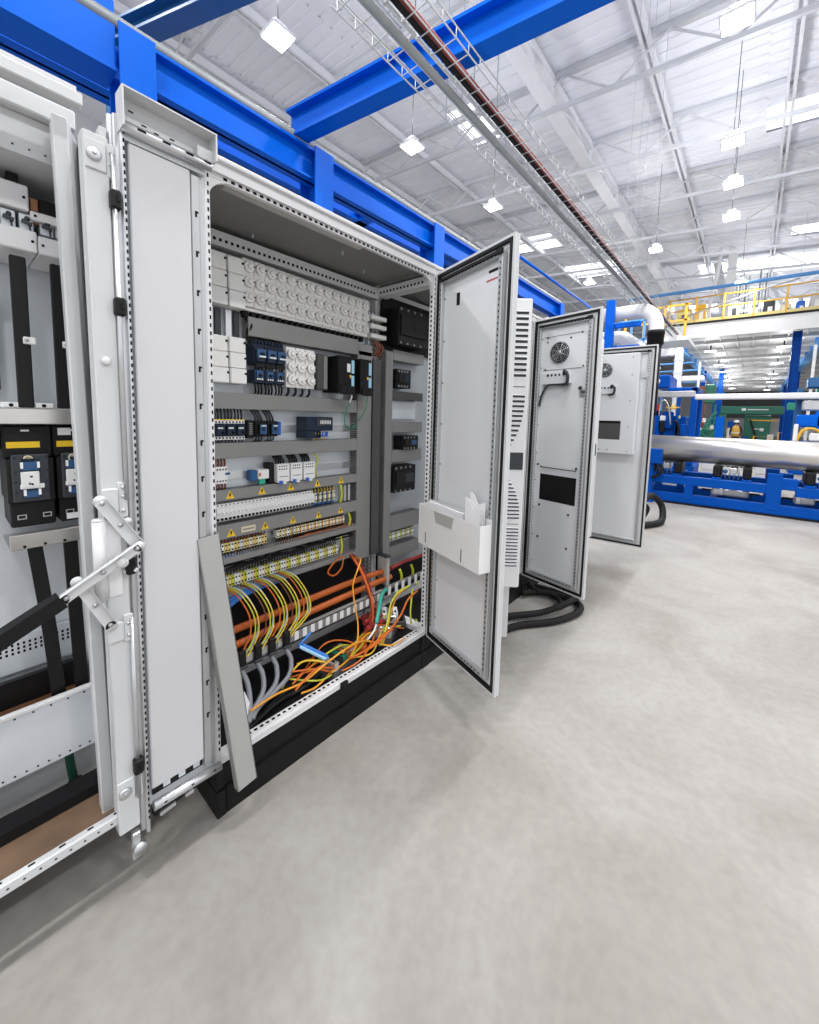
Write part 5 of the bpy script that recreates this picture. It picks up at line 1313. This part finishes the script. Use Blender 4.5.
for (y, lab, w) in ((-1.12, 'long grey gearbox lying between the conveyor beams', .26), (-2.05, 'grey gearbox at the right end of the conveyor', .12)):
    t = thing('gear_motor', lab, 'motor', (8.45, y, .19)); o = t.location
    m = MB(o); m.box(8.3, 8.6, y-w, y+w, .20, .32, .02); m.box(8.35, 8.55, y-w*.5, y+w*.5, .19, .33, .02); m.build('body', FRAME, t)
    m = MB(o); m.tube([(8.45, y-w-.14, .26), (8.45, y+w+.14, .26)], .018, 10); m.build('shaft', BLACK, t)
    m = MB(o); m.box(8.28, 8.32, y+w*.3, y+w*.9, .205, .325, .01); m.build('cover', ALU, t)
t = thing('junction_box', 'blue box beside the third door at the near end of the pipe', 'junction box', (7.9, -.05, .70)); o = t.location
m = MB(o); m.box(7.78, 7.98, -.145, .12, .715, .975, .01); m.build('body', BLUE2, t)
m = MB(o); m.box(7.85, 7.95, -.02, .10, 0, .715, .01); m.box(7.8, 8.0, -.06, .14, 0, .02); m.build('post', BLUE2, t)
m = MB(o); m.tube([(7.86, -.12, .72), (7.84, -.17, .60), (7.85, -.10, .50), (7.86, -.01, .45)], .03, 8, sub=5); m.build('hose', BLACK, t)
m = MB(); m.box(9.3, 9.36, -1.62, -1.58, 0, .95); m.box(9.25, 9.41, -1.68, -1.52, 0, .02); tag(m.build('red_post', RED), 'slim red post behind the pipe right of the middle upright', 'post')
m = MB(); m.box(9.5, 9.62, -1.78, -1.70, 0, .95); m.box(9.45, 9.67, -1.84, -1.64, 0, .02); tag(m.build('blue_post', BLUE2), 'slim blue post next to the red post behind the pipe', 'post')
for k, (y0, y1) in enumerate(((-.55, -.85), (-1.45, -1.8), (-2.2, -2.6))):
    t = thing('white_crate', 'white box on the floor behind the conveyor, %s one' % ('left', 'middle', 'right')[k], 'box', (10.6, (y0+y1)/2, 0)); o = t.location
    m = MB(o); m.box(10.3, 10.9, y1, y0, 0.02, .95, .01); m.build('body', WHITE, t)
    m = MB(o); m.box(10.3, 10.9, y1, y0, 0, .02); m.box(10.29, 10.3, y1, y0, .45, .46); m.build('trim', FRAME, t)
# white roller bar above
t = thing('white_bar', 'long white horizontal bar above the steel pipe with a grey left end', 'bar', (10.1, -1, 0)); o = t.location
m = MB(o); m.box(10.05, 10.17, -4.2, -.34, 1.96, 2.075, .02); m.build('bar', MEZZW, t)
m = MB(o); m.box(10.03, 10.19, -.34, .45, 2.02, 2.145, .01); m.build('grey_end', FRAME, t)
m = MB(o)
for y in (.42, -4.1): m.box(10.06, 10.16, y-.06, y+.06, 0, 2.0, .01)
m.build('stand', BLUE2, t)

# ------------------------------------------------------------------ blue press left of the background
t = thing('blue_machine', 'blue press machine with posts and pipes between the third door and the green machine', 'machine', (11.3, .15, 0)); o = t.location
def bm_(n, mt, *boxes):
    m = MB(o)
    for b_ in boxes: m.box(*b_)
    return m.build(n, mt, t)
bm_('base', BLUE2, (11.0, 12.3, -.35, .62, 0, .45, .03))
bm_('post', BLUE2, (11.0, 11.12, -.31, -.18, .45, 2.29, .01)); bm_('post', BLUE2, (12.2, 12.32, -.31, -.18, .45, 2.29, .01)); bm_('post', BLUE2, (11.0, 11.1, .02, .09, .45, 2.1, .01)); bm_('post', BLUE2, (11.0, 11.1, .40, .52, .45, 1.75, .01))
bm_('head_beam', BLUE2, (11.0, 12.3, -.31, .30, 2.17, 2.30, .02), (11.1, 12.3, .28, .6, 2.3, 2.62, .03))
bm_('body', BLUE2, (11.15, 12.2, -.1, .50, .45, 1.62, .04), (11.05, 11.2, .15, .38, 1.30, 1.72, .03), (11.0, 11.16, -.16, .1, 1.15, 1.42, .02))
bm_('control_box', DEV, (11.0, 11.12, .30, .44, 1.50, 1.62, .01)); bm_('dark_opening', BLACK, (11.0, 11.13, .30, .44, 1.22, 1.48, .01))
bm_('valve_block', YELT, (11.0, 11.1, .10, .20, 1.78, 1.90, .02), (11.0, 11.1, .0, .06, 1.55, 1.63, .01))
m = MB(o); m.tube([(11.0, .44, 1.62), (10.98, .42, 1.92), (10.98, .34, 2.0), (10.98, .25, 1.85), (10.98, .20, 1.55), (11.0, .18, 1.4)], .015, 8, sub=6); m.build('silver_hose', STEEL, t)
m = MB(o); m.tube([(11.0, .12, 1.5), (10.97, .04, 1.45), (10.97, .0, 1.25), (11.0, .05, 1.15)], .03, 8, sub=6); m.build('black_hose', BLACK, t)
m = MB(o); m.tube([(11.02, .30, 1.82), (11.0, .15, 1.80), (11.02, .02, 1.83)], .02, 8, sub=4); m.build('yellow_hose', YELLOW, t)
m = MB(o); m.box(11.0, 11.02, .45, .50, 1.62, 1.9); m.build('red_guard', RED, t)
# pale pipework above the press
t = thing('white_duct', 'white vertical ventilation duct below the mezzanine left edge', 'duct', (12.8, .4, 2.3)); o = t.location
m = MB(o); m.box(12.7, 12.9, .26, .44, 2.40, 3.50, .02); m.box(12.7, 12.9, .441, 1.6, 3.30, 3.50, .02); m.build('duct', MEZZW, t)
m = MB(o)
for z in (2.45, 2.8, 3.15): m.box(12.69, 12.91, .25, .45, z, z+.03)
m.build('flange', WHITE, t)
m = MB(o); m.box(12.6, 13.0, .1, .9, 2.34, 2.40, .01); m.box(12.75, 12.85, .8, .9, 0, 2.34); m.build('stand', MEZZW, t)
m = MB(); m.box(13.2, 13.3, -.12, -.07, 0, 3.15); tag(m.build('white_post', MEZZW), 'thin white post left of the green machine', 'post')
m = MB(); m.box(14, 14.3, -.15, 1.6, 2.70, 2.85, .02); m.box(14.1, 14.2, 1.4, 1.6, 0, 2.70); m.box(14.1, 14.2, .5, .6, 0, 2.70); tag(m.build('white_beam', MEZZW), 'white horizontal beam on legs under the mezzanine left edge', 'beam')
for k, (y, z) in enumerate(((.25, 3.1), (.5, 3.35), (.15, 2.75))):
    m = MB(); m.tube([(15+.1*k, y+.9, z), (15+.1*k, y-.25, z+.02)], .03, 8); m.tube([(15+.1*k, y+.9, z), (15+.1*k, y+.9, 0)], .03, 8); tag(m.build('blue_pipe', BLUEL), 'light blue pipe crossing left of the mezzanine, %s one' % ('middle', 'upper', 'lower')[k], 'pipe')

# ------------------------------------------------------------------ mezzanine
MX = 20
t = thing('mezzanine', 'white mezzanine platform across the far hall with a black top edge', 'mezzanine', (MX, -1, 0)); o = t.location
m = MB(o); m.box(MX, MX+.25, -9, 1.92, 4.96, 5.52); m.build('fascia', MEZZW, t)
m = MB(o); m.box(MX-.03, MX+.3, -9, 1.95, 5.52, 5.60); m.build('edge_strip', BLACK, t)
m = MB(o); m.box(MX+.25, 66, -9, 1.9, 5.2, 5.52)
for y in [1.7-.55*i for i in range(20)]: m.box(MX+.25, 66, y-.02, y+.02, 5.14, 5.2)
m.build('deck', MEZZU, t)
m = MB(o); x = MX+2.4
while x < 64: m.box(x, x+.12, -9, 1.9, 5.06, 5.2); x += 2.9
m.build('deck_joist', MEZZU, t)
for y in (1.5, -3.15):
    m = MB(o); m.box(MX+.25, 64, y-.012, y+.012, 4.78, 5.1); m.box(MX+.25, 64, y-.14, y+.14, 4.76, 4.79)
    x = MX+1
    while x < 60: m.box(x, x+.05, y-.14, y+.14, 4.79, 5.1); x += 2.2
    m.build('edge_girder', BLUEL, t)
for (x, y) in ((21, -2.36), (33.5, .50), (34, 1.5), (34, -3.15), (46, 1.5), (46, -3.15)):
    m = MB(o); w = .13; m.box(x-w, x+w, y-w, y-w+.03, 0, 5.06); m.box(x-w, x+w, y+w-.03, y+w, 0, 5.06); m.box(x-.015, x+.015, y-w, y+w, 0, 5.06); m.box(x-.2, x+.2, y-.2, y+.2, 0, .03)
    m.build('column', BLUE2, t)
m = MB(o); m.box(60, 60.2, -9, 1.9, 2.2, 5.2); m.build('end_screen', DUCTD, t)
def mlight(x, y, label):
    t = thing('ceiling_light', label, 'light', (x, y, 4.80), 0, 'round lights under the mezzanine')
    m = MB(); m.lathe([(.10, .06), (.16, .02), (.24, 0)], (0, 0, 0), (0, 0, 1), 18); m.build('shade', FRAME, t)
    m = MB(); m.lathe([(.23, 0), (.23, -.012)], (0, 0, 0), (0, 0, 1), 18); m.build('lens', LEDS, t)
    m = MB(); m.tube([(0, 0, .06), (0, 0, .25)], .03, 8); m.build('stem', SLATE, t)
    ld = bpy.data.lights.new('mezzanine_lamp', 'POINT'); ld.energy = 75; ld.shadow_soft_size = .2
    lo = bpy.data.objects.new('mezzanine_lamp', ld); COL.objects.link(lo); lo.parent = t; lo.location = (0, 0, -.5)
for i, x in enumerate((22.9, 28.6, 32.6, 35.6, 39, 43.7, 48)):
    mlight(x, .42, 'round light under the mezzanine, %s in the left row' % ('nearest' if i == 0 else ORD[i]))
for i, x in enumerate((23.1, 29, 35.2, 41.7, 51)):
    mlight(x, -2.08, 'round light under the mezzanine, %s in the right row' % ('nearest' if i == 0 else ORD[i]))
# yellow guard rail
t = thing('guard_rail', 'yellow guard rail along the top of the mezzanine', 'railing', (MX+.15, -2, 5.6)); o = t.location
ys = [1.75-i*.92 for i in range(11)]
for y in ys:
    m = MB(o); m.box(MX+.11, MX+.17, y-.028, y+.028, 5.60, 6.66); m.build('post', YELLOW, t)
for z in (6.62, 6.15):
    m = MB(o); m.tube([(MX+.14, 1.8, z), (MX+.14, -7.6, z)], .028, 8); m.build('rail', YELLOW, t)
m = MB(o); m.box(MX+.12, MX+.14, -7.6, 1.8, 5.60, 5.74); m.build('toe_board', YELT, t)
m = MB(); m.tube([(MX-.2, 1.85, 5.62), (MX-.2, -1.0, 6.45), (MX-.2, -2.2, 6.72)], .028, 8); tag(m.build('handrail', ALU), 'thin slanting grey handrail in front of the yellow railing', 'handrail')
m = MB(); m.tube([(MX-.6, 3.2, 6.75), (MX-.6, -8, 6.70)], .065, 10)
for y in (2.6, -2.2, -6.8): m.m = 1; m.tube([(MX-.6, y, 6.72), (MX-.6, y, zroof(y)-.15)], .008, 6)
tag(m.build('service_pipe', (BLUEL, BEAMG)), 'long light blue pipe crossing above the yellow railing', 'pipe')
# equipment on the mezzanine
rr = random.Random(11)
items = [(1.35, .5, .9, YELT), (.75, .35, 1.0, YELLOW), (.2, .3, .12, FRAME), (-.35, .35, .95, DEV), (-1.0, .3, .6, DEV), (-1.45, .35, .8, SLATE), (-1.95, .3, .6, CREAM), (-2.35, .25, .65, BRIGHTB), (-2.75, .3, .9, FRAME), (-3.3, .35, .7, DEV)]
words = ['tan', 'yellow', 'grey', 'white', 'low white', 'dark', 'cream', 'blue', 'tall grey', 'pale']
for (y, w, h, mt), wd in zip(items, words):
    t = thing('process_unit', '%s machine unit standing on the mezzanine behind the yellow railing' % wd, 'machine', (MX+1.3, y, 5.52)); o = t.location
    m = MB(o); m.box(MX+.9, MX+1.7, y-w/2, y+w/2, 5.53, 5.52+h, .03); m.build('housing', mt, t)
    m = MB(o); m.box(MX+.88, MX+.9, y-w*.3, y+w*.1, 5.52+h*.3, 5.52+h*.7); m.build('door', SLATE if rr.random() < .5 else DEV, t)
    m = MB(o); m.lathe([(w*.3, 0), (w*.3, .15), (w*.18, .25)], (MX+1.3, y, 5.52+h), (0, 0, 1), 14); m.build('cap', ALU, t)
for k in range(9):
    y = -.35-k*.10-(.25 if k > 4 else 0)
    m = MB(); m.tube([(MX+2.2, y, 5.52), (MX+2.2, y, 7.6+.15*(k % 3))], .022+.006*(k % 2), 8); m.tube([(MX+2.2, y, 7.6+.15*(k % 3)), (MX+3.5, y, 7.6+.15*(k % 3))], .022, 8)
    tag(m.build('riser_pipe', CONDUIT if k % 2 else ALU), 'thin grey riser pipe on the mezzanine, %s from the left' % ORD[k], 'pipe', 'riser pipes on the mezzanine')
t = thing('exhaust_duct', 'tall white exhaust duct rising from the mezzanine to the roof', 'duct', (MX+2.6, .2, 5.52)); o = t.location
m = MB(o); m.box(MX+2.4, MX+2.8, -.25, .05, 5.54, 9.1, .02); m.build('duct', MEZZW, t)
m = MB(o)
for z in (6.2, 7.2, 8.2): m.box(MX+2.38, MX+2.82, -.27, .07, z, z+.05)
m.build('flange', BEAMG, t)
m = MB(); m.tube([(MX+2.1, .55, 5.52), (MX+2.1, .52, 7.2), (MX+2.1, .38, 7.9), (MX+2.1, .30, 9.1)], .07, 10, sub=5); tag(m.build('vent_pipe', MEZZW), 'curved white vent pipe left of the tall exhaust duct', 'pipe')
m = MB(); m.bar((MX+4, .55, 9.1), (MX+4, -.15, 5.6), .3, .2, up=(1, 0, 0)); tag(m.build('slanted_strut', BEAMG), 'broad slanted grey strut behind the mezzanine railing', 'strut')

# ------------------------------------------------------------------ white bent duct, blue post and platforms at upper right of the doors
t = thing('bent_duct', 'thick white duct bending down into a black collar above the third door', 'duct', (9, .6, 2.4)); o = t.location
arc = [(9, .45+.28*math.cos(a*PI/16)-.0, 3.42+.46*math.sin(a*PI/16)) for a in range(0, 9)]
m = MB(o); P = [(9, .30, 3.10), (9, .30, 3.30)]+[(9, .62-.32*math.cos(a*PI/16), 3.36+.38*math.sin(a*PI/16)) for a in range(0, 9)]+[(9, 1.2, 3.74), (9, 2.6, 3.74)]
m.tube(P, .135, 18, sub=2); m.build('duct', MEZZW, t)
m = MB(o); m.lathe([(.15, 0), (.15, .2), (.16, .2), (.16, .28)], (9, .30, 3.02), (0, 0, 1), 18); m.tube([(9, .30, 1.6), (9, .30, 3.02)], .12, 14); m.tube([(9, .30, 0), (9, .30, 1.6)], .10, 12); m.build('collar', BLACK, t)
t = thing('bent_duct', 'second white bent duct below and behind the first one', 'duct', (9.6, 1, 2.2)); o = t.location
m = MB(o); m.tube([(9.6, 2.7, 3.35), (9.6, 1.25, 3.35), (9.6, .95, 3.25), (9.6, .62, 2.95), (9.6, .5, 2.6), (9.6, .5, .0)], .15, 16, sub=5); m.build('duct', MEZZW, t)
m = MB(o); m.box(9.4, 9.8, .28, .72, 2.3, 2.4, .02); m.build('flange', BEAMG, t)
t = thing('blue_column', 'bright blue square column in front of the white bent ducts', 'column', (8.8, 1.13, 0)); o = t.location
m = MB(o); m.box(8.74, 8.86, 1.04, 1.21, 0, 3.98, .01); m.build('post', BLUE, t)
m = MB(o); m.box(8.65, 8.95, .95, 1.3, 0, .03); m.build('base_plate', BLUE, t)
m = MB(o); m.box(8.8, 8.9, .55, 1.04, 3.40, 3.50, .01); m.box(8.8, 8.9, .55, 1.04, 2.95, 3.03, .01); m.bar((8.85, 1.04, 2.98), (8.85, .62, 2.72), .08, .08); m.build('bracket', BLUE, t)
t = thing('blue_scaffold', 'light blue tubular scaffold frame behind the bent ducts', 'scaffold', (11.5, .7, 0)); o = t.location
for y in (.72, 1.0, 1.3, 1.6):
    m = MB(o); m.box(11.5, 11.55, y-.025, y+.025, 0, 4.1); m.build('upright', BLUEL, t)
for z in (3.1, 3.6, 4.1):
    m = MB(o); m.box(11.5, 11.55, .68, 1.65, z-.025, z+.025); m.build('rail', BLUEL, t)
m = MB(o); m.box(11.56, 12.4, .7, 1.65, 2.9, 2.96); m.build('deck', MEZZW, t)
t = thing('yellow_platform', 'small yellow railed platform behind the white bent duct', 'platform', (13, .8, 0)); o = t.location
m = MB(o); m.box(13, 14.5, .2, 1.9, 3.75, 3.85); m.build('deck', MEZZW, t)
for y in (.3, .8, 1.3, 1.8):
    m = MB(o); m.box(13, 13.06, y-.03, y+.03, 3.85, 4.75); m.build('post', YELLOW, t)
for z in (4.72, 4.3):
    m = MB(o); m.box(13, 13.05, .2, 1.9, z-.03, z+.02); m.build('rail', YELLOW, t)
m = MB(o)
for y in (1.15, 1.8): m.box(13.5, 13.7, y-.08, y+.08, 0, 3.75)
m.build('leg', BLUEL, t)

# ------------------------------------------------------------------ green machines and more at the far end
t = thing('green_machine', 'large dark green machine frame with crossbeam under the mezzanine', 'machine', (28.5, -1.2, 0)); o = t.location
def gm(n, mt, *b):
    m = MB(o)
    for q in b: m.box(*q)
    return m.build(n, mt, t)
gm('crossbeam', GREEN, (28, 28.5, -2.9, .12, 2.02, 2.44, .03)); gm('column', GREEN, (28, 28.6, -.15, .15, 0, 2.02, .02)); gm('column', GREEN, (28, 28.6, -2.9, -2.6, 0, 2.02, .02))
gm('panel', GREEN, (28.6, 29.2, -2.05, -.95, .3, 1.98, .03)); gm('yellow_bar', YELLOW, (28.5, 28.6, -2.35, -1.15, 1.66, 1.73)); gm('white_emblem', DEV, (27.99, 28.0, -.98, -.80, 2.2, 2.34), (27.99, 28.0, -1.9, -1.05, 2.24, 2.29))
m = MB(o); m.bar((28.4, -1.2, 1.72), (28.4, -1.45, .9), .09, .09); m.tube([(28.4, -1.45, .9), (28.4, -1.5, .3)], .06, 8); m.build('black_arm', BLACK, t)
gm('blue_unit', BLUE2, (28.2, 28.5, -.75, -.25, 1.25, 1.62, .02), (28.2, 28.5, -1.15, -.9, .45, .8, .02)); gm('white_cabinet', DEV, (28.1, 28.5, -.5, -.25, .3, 1.25, .02), (28.1, 28.3, -2.2, -1.95, .4, .95, .02))
gm('gauge', DEV, (28.5, 28.58, -1.8, -1.62, 1.1, 1.28, .03), (28.5, 28.58, -1.6, -1.4, 1.2, 1.25)); gm('plinth', GREEN, (28, 29.3, -2.9, .15, 0, .3, .02))
t = thing('green_machine', 'green machine with pipes between the blue press and the left blue column', 'machine', (23, .3, 0)); o = t.location
gm('frame', GREEN, (23, 23.5, .05, .12, 1.4, 2.4, .05), (23, 23.4, -.1, .9, .4, 1.2, .05), (23, 23.3, .1, .5, 2.4, 3.3, .05)); gm('base', GREEN, (22.9, 24, -.15, .95, 0, .4, .03)); gm('column', GREEN, (23.1, 23.3, .78, .92, .4, 3.4, .01))
m = MB(o)
for k in range(5): m.tube([(22.95, .8-.12*k, .6+.1*k), (22.9, .55-.1*k, 1.0+.2*k), (22.95, .2-.05*k, .8+.3*k), (22.95, 0, 1.1+.2*k)], .03, 7, sub=5)
m.build('pipework', GREEN2, t)
gm('white_units', DEV, (22.9, 23, .35, .5, 1.5, 1.7, .02), (22.9, 23, .05, .18, 1.2, 1.38, .02), (22.9, 23, .5, .62, 1.1, 1.25, .02)); gm('brown_tower', BROWN, (24.2, 24.7, .55, .95, 0, 3.3, .02))
t = thing('blue_screen', 'bright blue panel standing by the left blue column', 'panel', (21.6, -.3, 0)); o = t.location
m = MB(o); m.box(20.6, 20.72, -.42, -.14, .3, 1.75, .01); m.build('sheet', BLUE, t)
m = MB(o); m.box(20.55, 20.8, -.42, -.38, 0, .3); m.box(20.55, 20.8, -.18, -.14, 0, .3); m.build('legs', BLUE2, t)
t = thing('blue_machine', 'blue and yellow machine at the right edge behind the pipe', 'machine', (16.5, -2.6, 0)); o = t.location
gm('body', BLUE, (16, 16.8, -3.2, -2.32, 1.42, 1.78, .04), (16, 16.5, -3.4, -2.7, 1.3, 1.9, .05)); gm('base', BLUE2, (16, 17, -3.4, -2.25, 0, 1.0, .03)); gm('column', BLUED, (16.9, 17.1, -2.45, -2.3, 0, 2.6, .01)); gm('upper_frame', BLUED, (16.3, 17, -3.2, -2.2, 2.25, 2.4, .02), (16.5, 17.2, -3.2, -2.5, 2.6, 2.9, .03))
m = MB(o); m.tube([(15.95, -2.35, 1.0), (15.93, -2.45, 1.3), (15.93, -2.65, 1.38), (15.93, -2.85, 1.25), (15.95, -2.95, 1.0)], .04, 8, sub=6); m.build('yellow_guard', YELLOW, t)
gm('white_tank', DEV, (15.9, 16.0, -2.36, -2.26, 1.0, 1.5, .02), (15.9, 16, -2.9, -2.6, 1.02, 1.25, .03)); gm('grey_parts', FRAME, (16.1, 16.4, -3.0, -2.4, 1.9, 2.2, .04))
t = thing('green_beam', 'green horizontal beam on posts crossing at the right edge behind the blue machine', 'beam', (19, -3, 0)); o = t.location
gm('beam', GREEN2, (19, 19.3, -4.6, -2.2, 2.0, 2.25, .02)); gm('post', GREEN2, (19, 19.3, -3.2, -3.0, 0, 2.0, .02)); gm('upper_unit', GREEN2, (19, 19.5, -3.8, -2.9, 2.5, 3.2, .05), (19.1, 19.3, -3.2, -3.0, 2.25, 2.5)); gm('white_post', MEZZW, (18.9, 18.98, -2.78, -2.70, 0, 4.2))
for k, (x, y, h) in enumerate(((26, .6, 1.2), (25, -1.7, .9), (26, -2.6, 1.1))):
    t = thing('low_barrier', 'low yellow barrier on the floor under the mezzanine, %s one' % ('left', 'middle', 'right')[k], 'barrier', (x, y, 0)); o = t.location
    m = MB(o); m.tube([(x, y-.3, 0), (x, y-.3, h), (x, y+.3, h), (x, y+.3, 0)], .03, 8); m.build('frame', YELLOW, t)
    m = MB(o); m.tube([(x, y-.3, h*.5), (x, y+.3, h*.5)], .025, 8); m.build('middle_bar', YELLOW, t)

# ------------------------------------------------------------------ worker
def person():
    t = thing('person', 'distant person in an orange-yellow vest and white helmet by the green machine', 'person', (24, -.74, 0), 0)
    J = {'pel': (0, 0, .86), 'sp': (0, .0, 1.05), 'ch': (-.02, 0, 1.25), 'nk': (-.03, 0, 1.40), 'hd': (-.05, 0, 1.48), 'ht': (-.05, 0, 1.58),
         'sl': (-.02, .16, 1.33), 'el': (-.03, .21, 1.08), 'wl': (-.14, .19, .90), 'fl': (-.18, .185, .83), 'sr': (-.02, -.16, 1.33), 'er': (-.02, -.22, 1.08), 'wr': (-.13, -.17, .93), 'fr': (-.17, -.16, .87),
         'hl': (0, .09, .82), 'kl': (-.03, .10, .45), 'al': (0, .10, .08), 'tl': (-.13, .10, .035), 'hr': (0, -.09, .82), 'kr': (.0, -.10, .45), 'ar': (.03, -.10, .08), 'tr': (-.10, -.10, .035)}
    Rr = {'pel': .12, 'sp': .11, 'ch': .125, 'nk': .05, 'hd': .075, 'ht': .07, 'sl': .06, 'el': .042, 'wl': .03, 'fl': .028, 'sr': .06, 'er': .042, 'wr': .03, 'fr': .028, 'hl': .085, 'kl': .058, 'al': .042, 'tl': .035, 'hr': .085, 'kr': .058, 'ar': .042, 'tr': .035}
    E_ = [('pel', 'sp'), ('sp', 'ch'), ('ch', 'nk'), ('nk', 'hd'), ('hd', 'ht'), ('ch', 'sl'), ('sl', 'el'), ('el', 'wl'), ('wl', 'fl'), ('ch', 'sr'), ('sr', 'er'), ('er', 'wr'), ('wr', 'fr'), ('pel', 'hl'), ('hl', 'kl'), ('kl', 'al'), ('al', 'tl'), ('pel', 'hr'), ('hr', 'kr'), ('kr', 'ar'), ('ar', 'tr')]
    K = list(J); me = bpy.data.meshes.new('body'); V = [J[k] for k in K]; Ed = [(K.index(a), K.index(b)) for a, b in E_]; rad = [Rr[k] for k in K]
    for s in (1, -1):      # fingers and thumb
        w = 'wl' if s > 0 else 'wr'; f = 'fl' if s > 0 else 'fr'; b0_ = Vector(J[f])
        for q in range(5):
            if q < 4: P = [b0_+Vector((-.035, (q-1.5)*.017, -.035)), b0_+Vector((-.05, (q-1.5)*.018, -.07-.006*(1.5-abs(q-1.5))))]; src = f
            else: P = [Vector(J[w])+Vector((-.02, -s*.035, -.03)), Vector(J[w])+Vector((-.045, -s*.05, -.06))]; src = w
            i0 = K.index(src)
            for p in P:
                V.append(tuple(p)); rad.append(.009); Ed.append((i0, len(V)-1)); i0 = len(V)-1
    me.from_pydata(V, Ed, []); me.update()
    ob = bpy.data.objects.new('body', me); COL.objects.link(ob)
    md = ob.modifiers.new('skin', 'SKIN'); 
    if not me.skin_vertices: 
        import bmesh
        bm = bmesh.new(); bm.from_mesh(me); bm.verts.layers.skin.verify(); bm.to_mesh(me); bm.free()
    for i, r_ in enumerate(rad): me.skin_vertices[0].data[i].radius = (r_, r_)
    for i in range(len(rad)): me.skin_vertices[0].data[i].use_root = (i == 0)
    md2 = ob.modifiers.new('sub', 'SUBSURF'); md2.levels = 1; md2.render_levels = 1
    dg = bpy.context.evaluated_depsgraph_get(); ev = ob.evaluated_get(dg); me2 = bpy.data.meshes.new_from_object(ev)
    ob.modifiers.clear(); ob.data = me2
    me2.materials.clear(); me2.materials.append(DARKC); me2.materials.append(SKIN)
    for p in me2.polygons:
        p.use_smooth = True; c = p.center; p.material_index = 1 if (c.z > 1.40 or (c.z < .92 and abs(c.y) > .14 and c.x < -.11)) else 0
    ob.parent = t
    m = MB(); m.lathe([(.150, .88), (.155, 1.0), (.160, 1.2), (.150, 1.32), (.085, 1.40)], (-.01, 0, 0), (0, 0, 1), 16); m.m = 1; m.lathe([(.158, 1.03), (.161, 1.08)], (-.01, 0, 0), (0, 0, 1), 16); m.build('vest', (VEST, DEV), t)
    m = MB(); m.lathe([(.13, 1.545), (.105, 1.55), (.10, 1.60), (.07, 1.645), (.01, 1.655)], (-.05, 0, 0), (0, 0, 1), 16); m.build('helmet', HAT, t)
    m = MB(); m.tube([(-.115, 0, 1.52), (-.145, 0, 1.495), (-.12, 0, 1.485)], .012, 6, sub=2); m.m = 1
    for y in (-.03, .03): m.lathe([(.009, 0), (.007, .004)], (-.122, y, 1.515), (-1, 0, 0), 8)
    m.box(-.125, -.118, -.025, .025, 1.452, 1.46); m.m = 0
    for y in (-.078, .078): m.box(-.06, -.04, y-.008, y+.008, 1.49, 1.53, .004)
    m.build('face', (SKIN, BLACK), t)
    m = MB(); m.lathe([(.082, 1.46), (.084, 1.55)], (-.042, 0, 0), (0, 0, 1), 14); m.build('hair', DARKC, t)
person()

# ------------------------------------------------------------------ daylight and output
w = bpy.data.worlds.new('daylight'); S.world = w; w.use_nodes = True
nt = w.node_tree; bg = nt.nodes['Background']; bg.inputs[0].default_value = (.95, .97, 1, 1); bg.inputs[1].default_value = 1.12
S.view_settings.view_transform = 'Standard'; S.view_settings.look = 'None'; S.view_settings.gamma = 1; S.view_settings.use_curve_mapping = False
S.view_settings.exposure = 0
try:
    S.cycles.use_denoising = True; S.cycles.denoiser = 'OPENIMAGEDENOISE'
    S.cycles.max_bounces = 8; S.cycles.diffuse_bounces = 4; S.cycles.use_light_tree = True
except Exception: pass
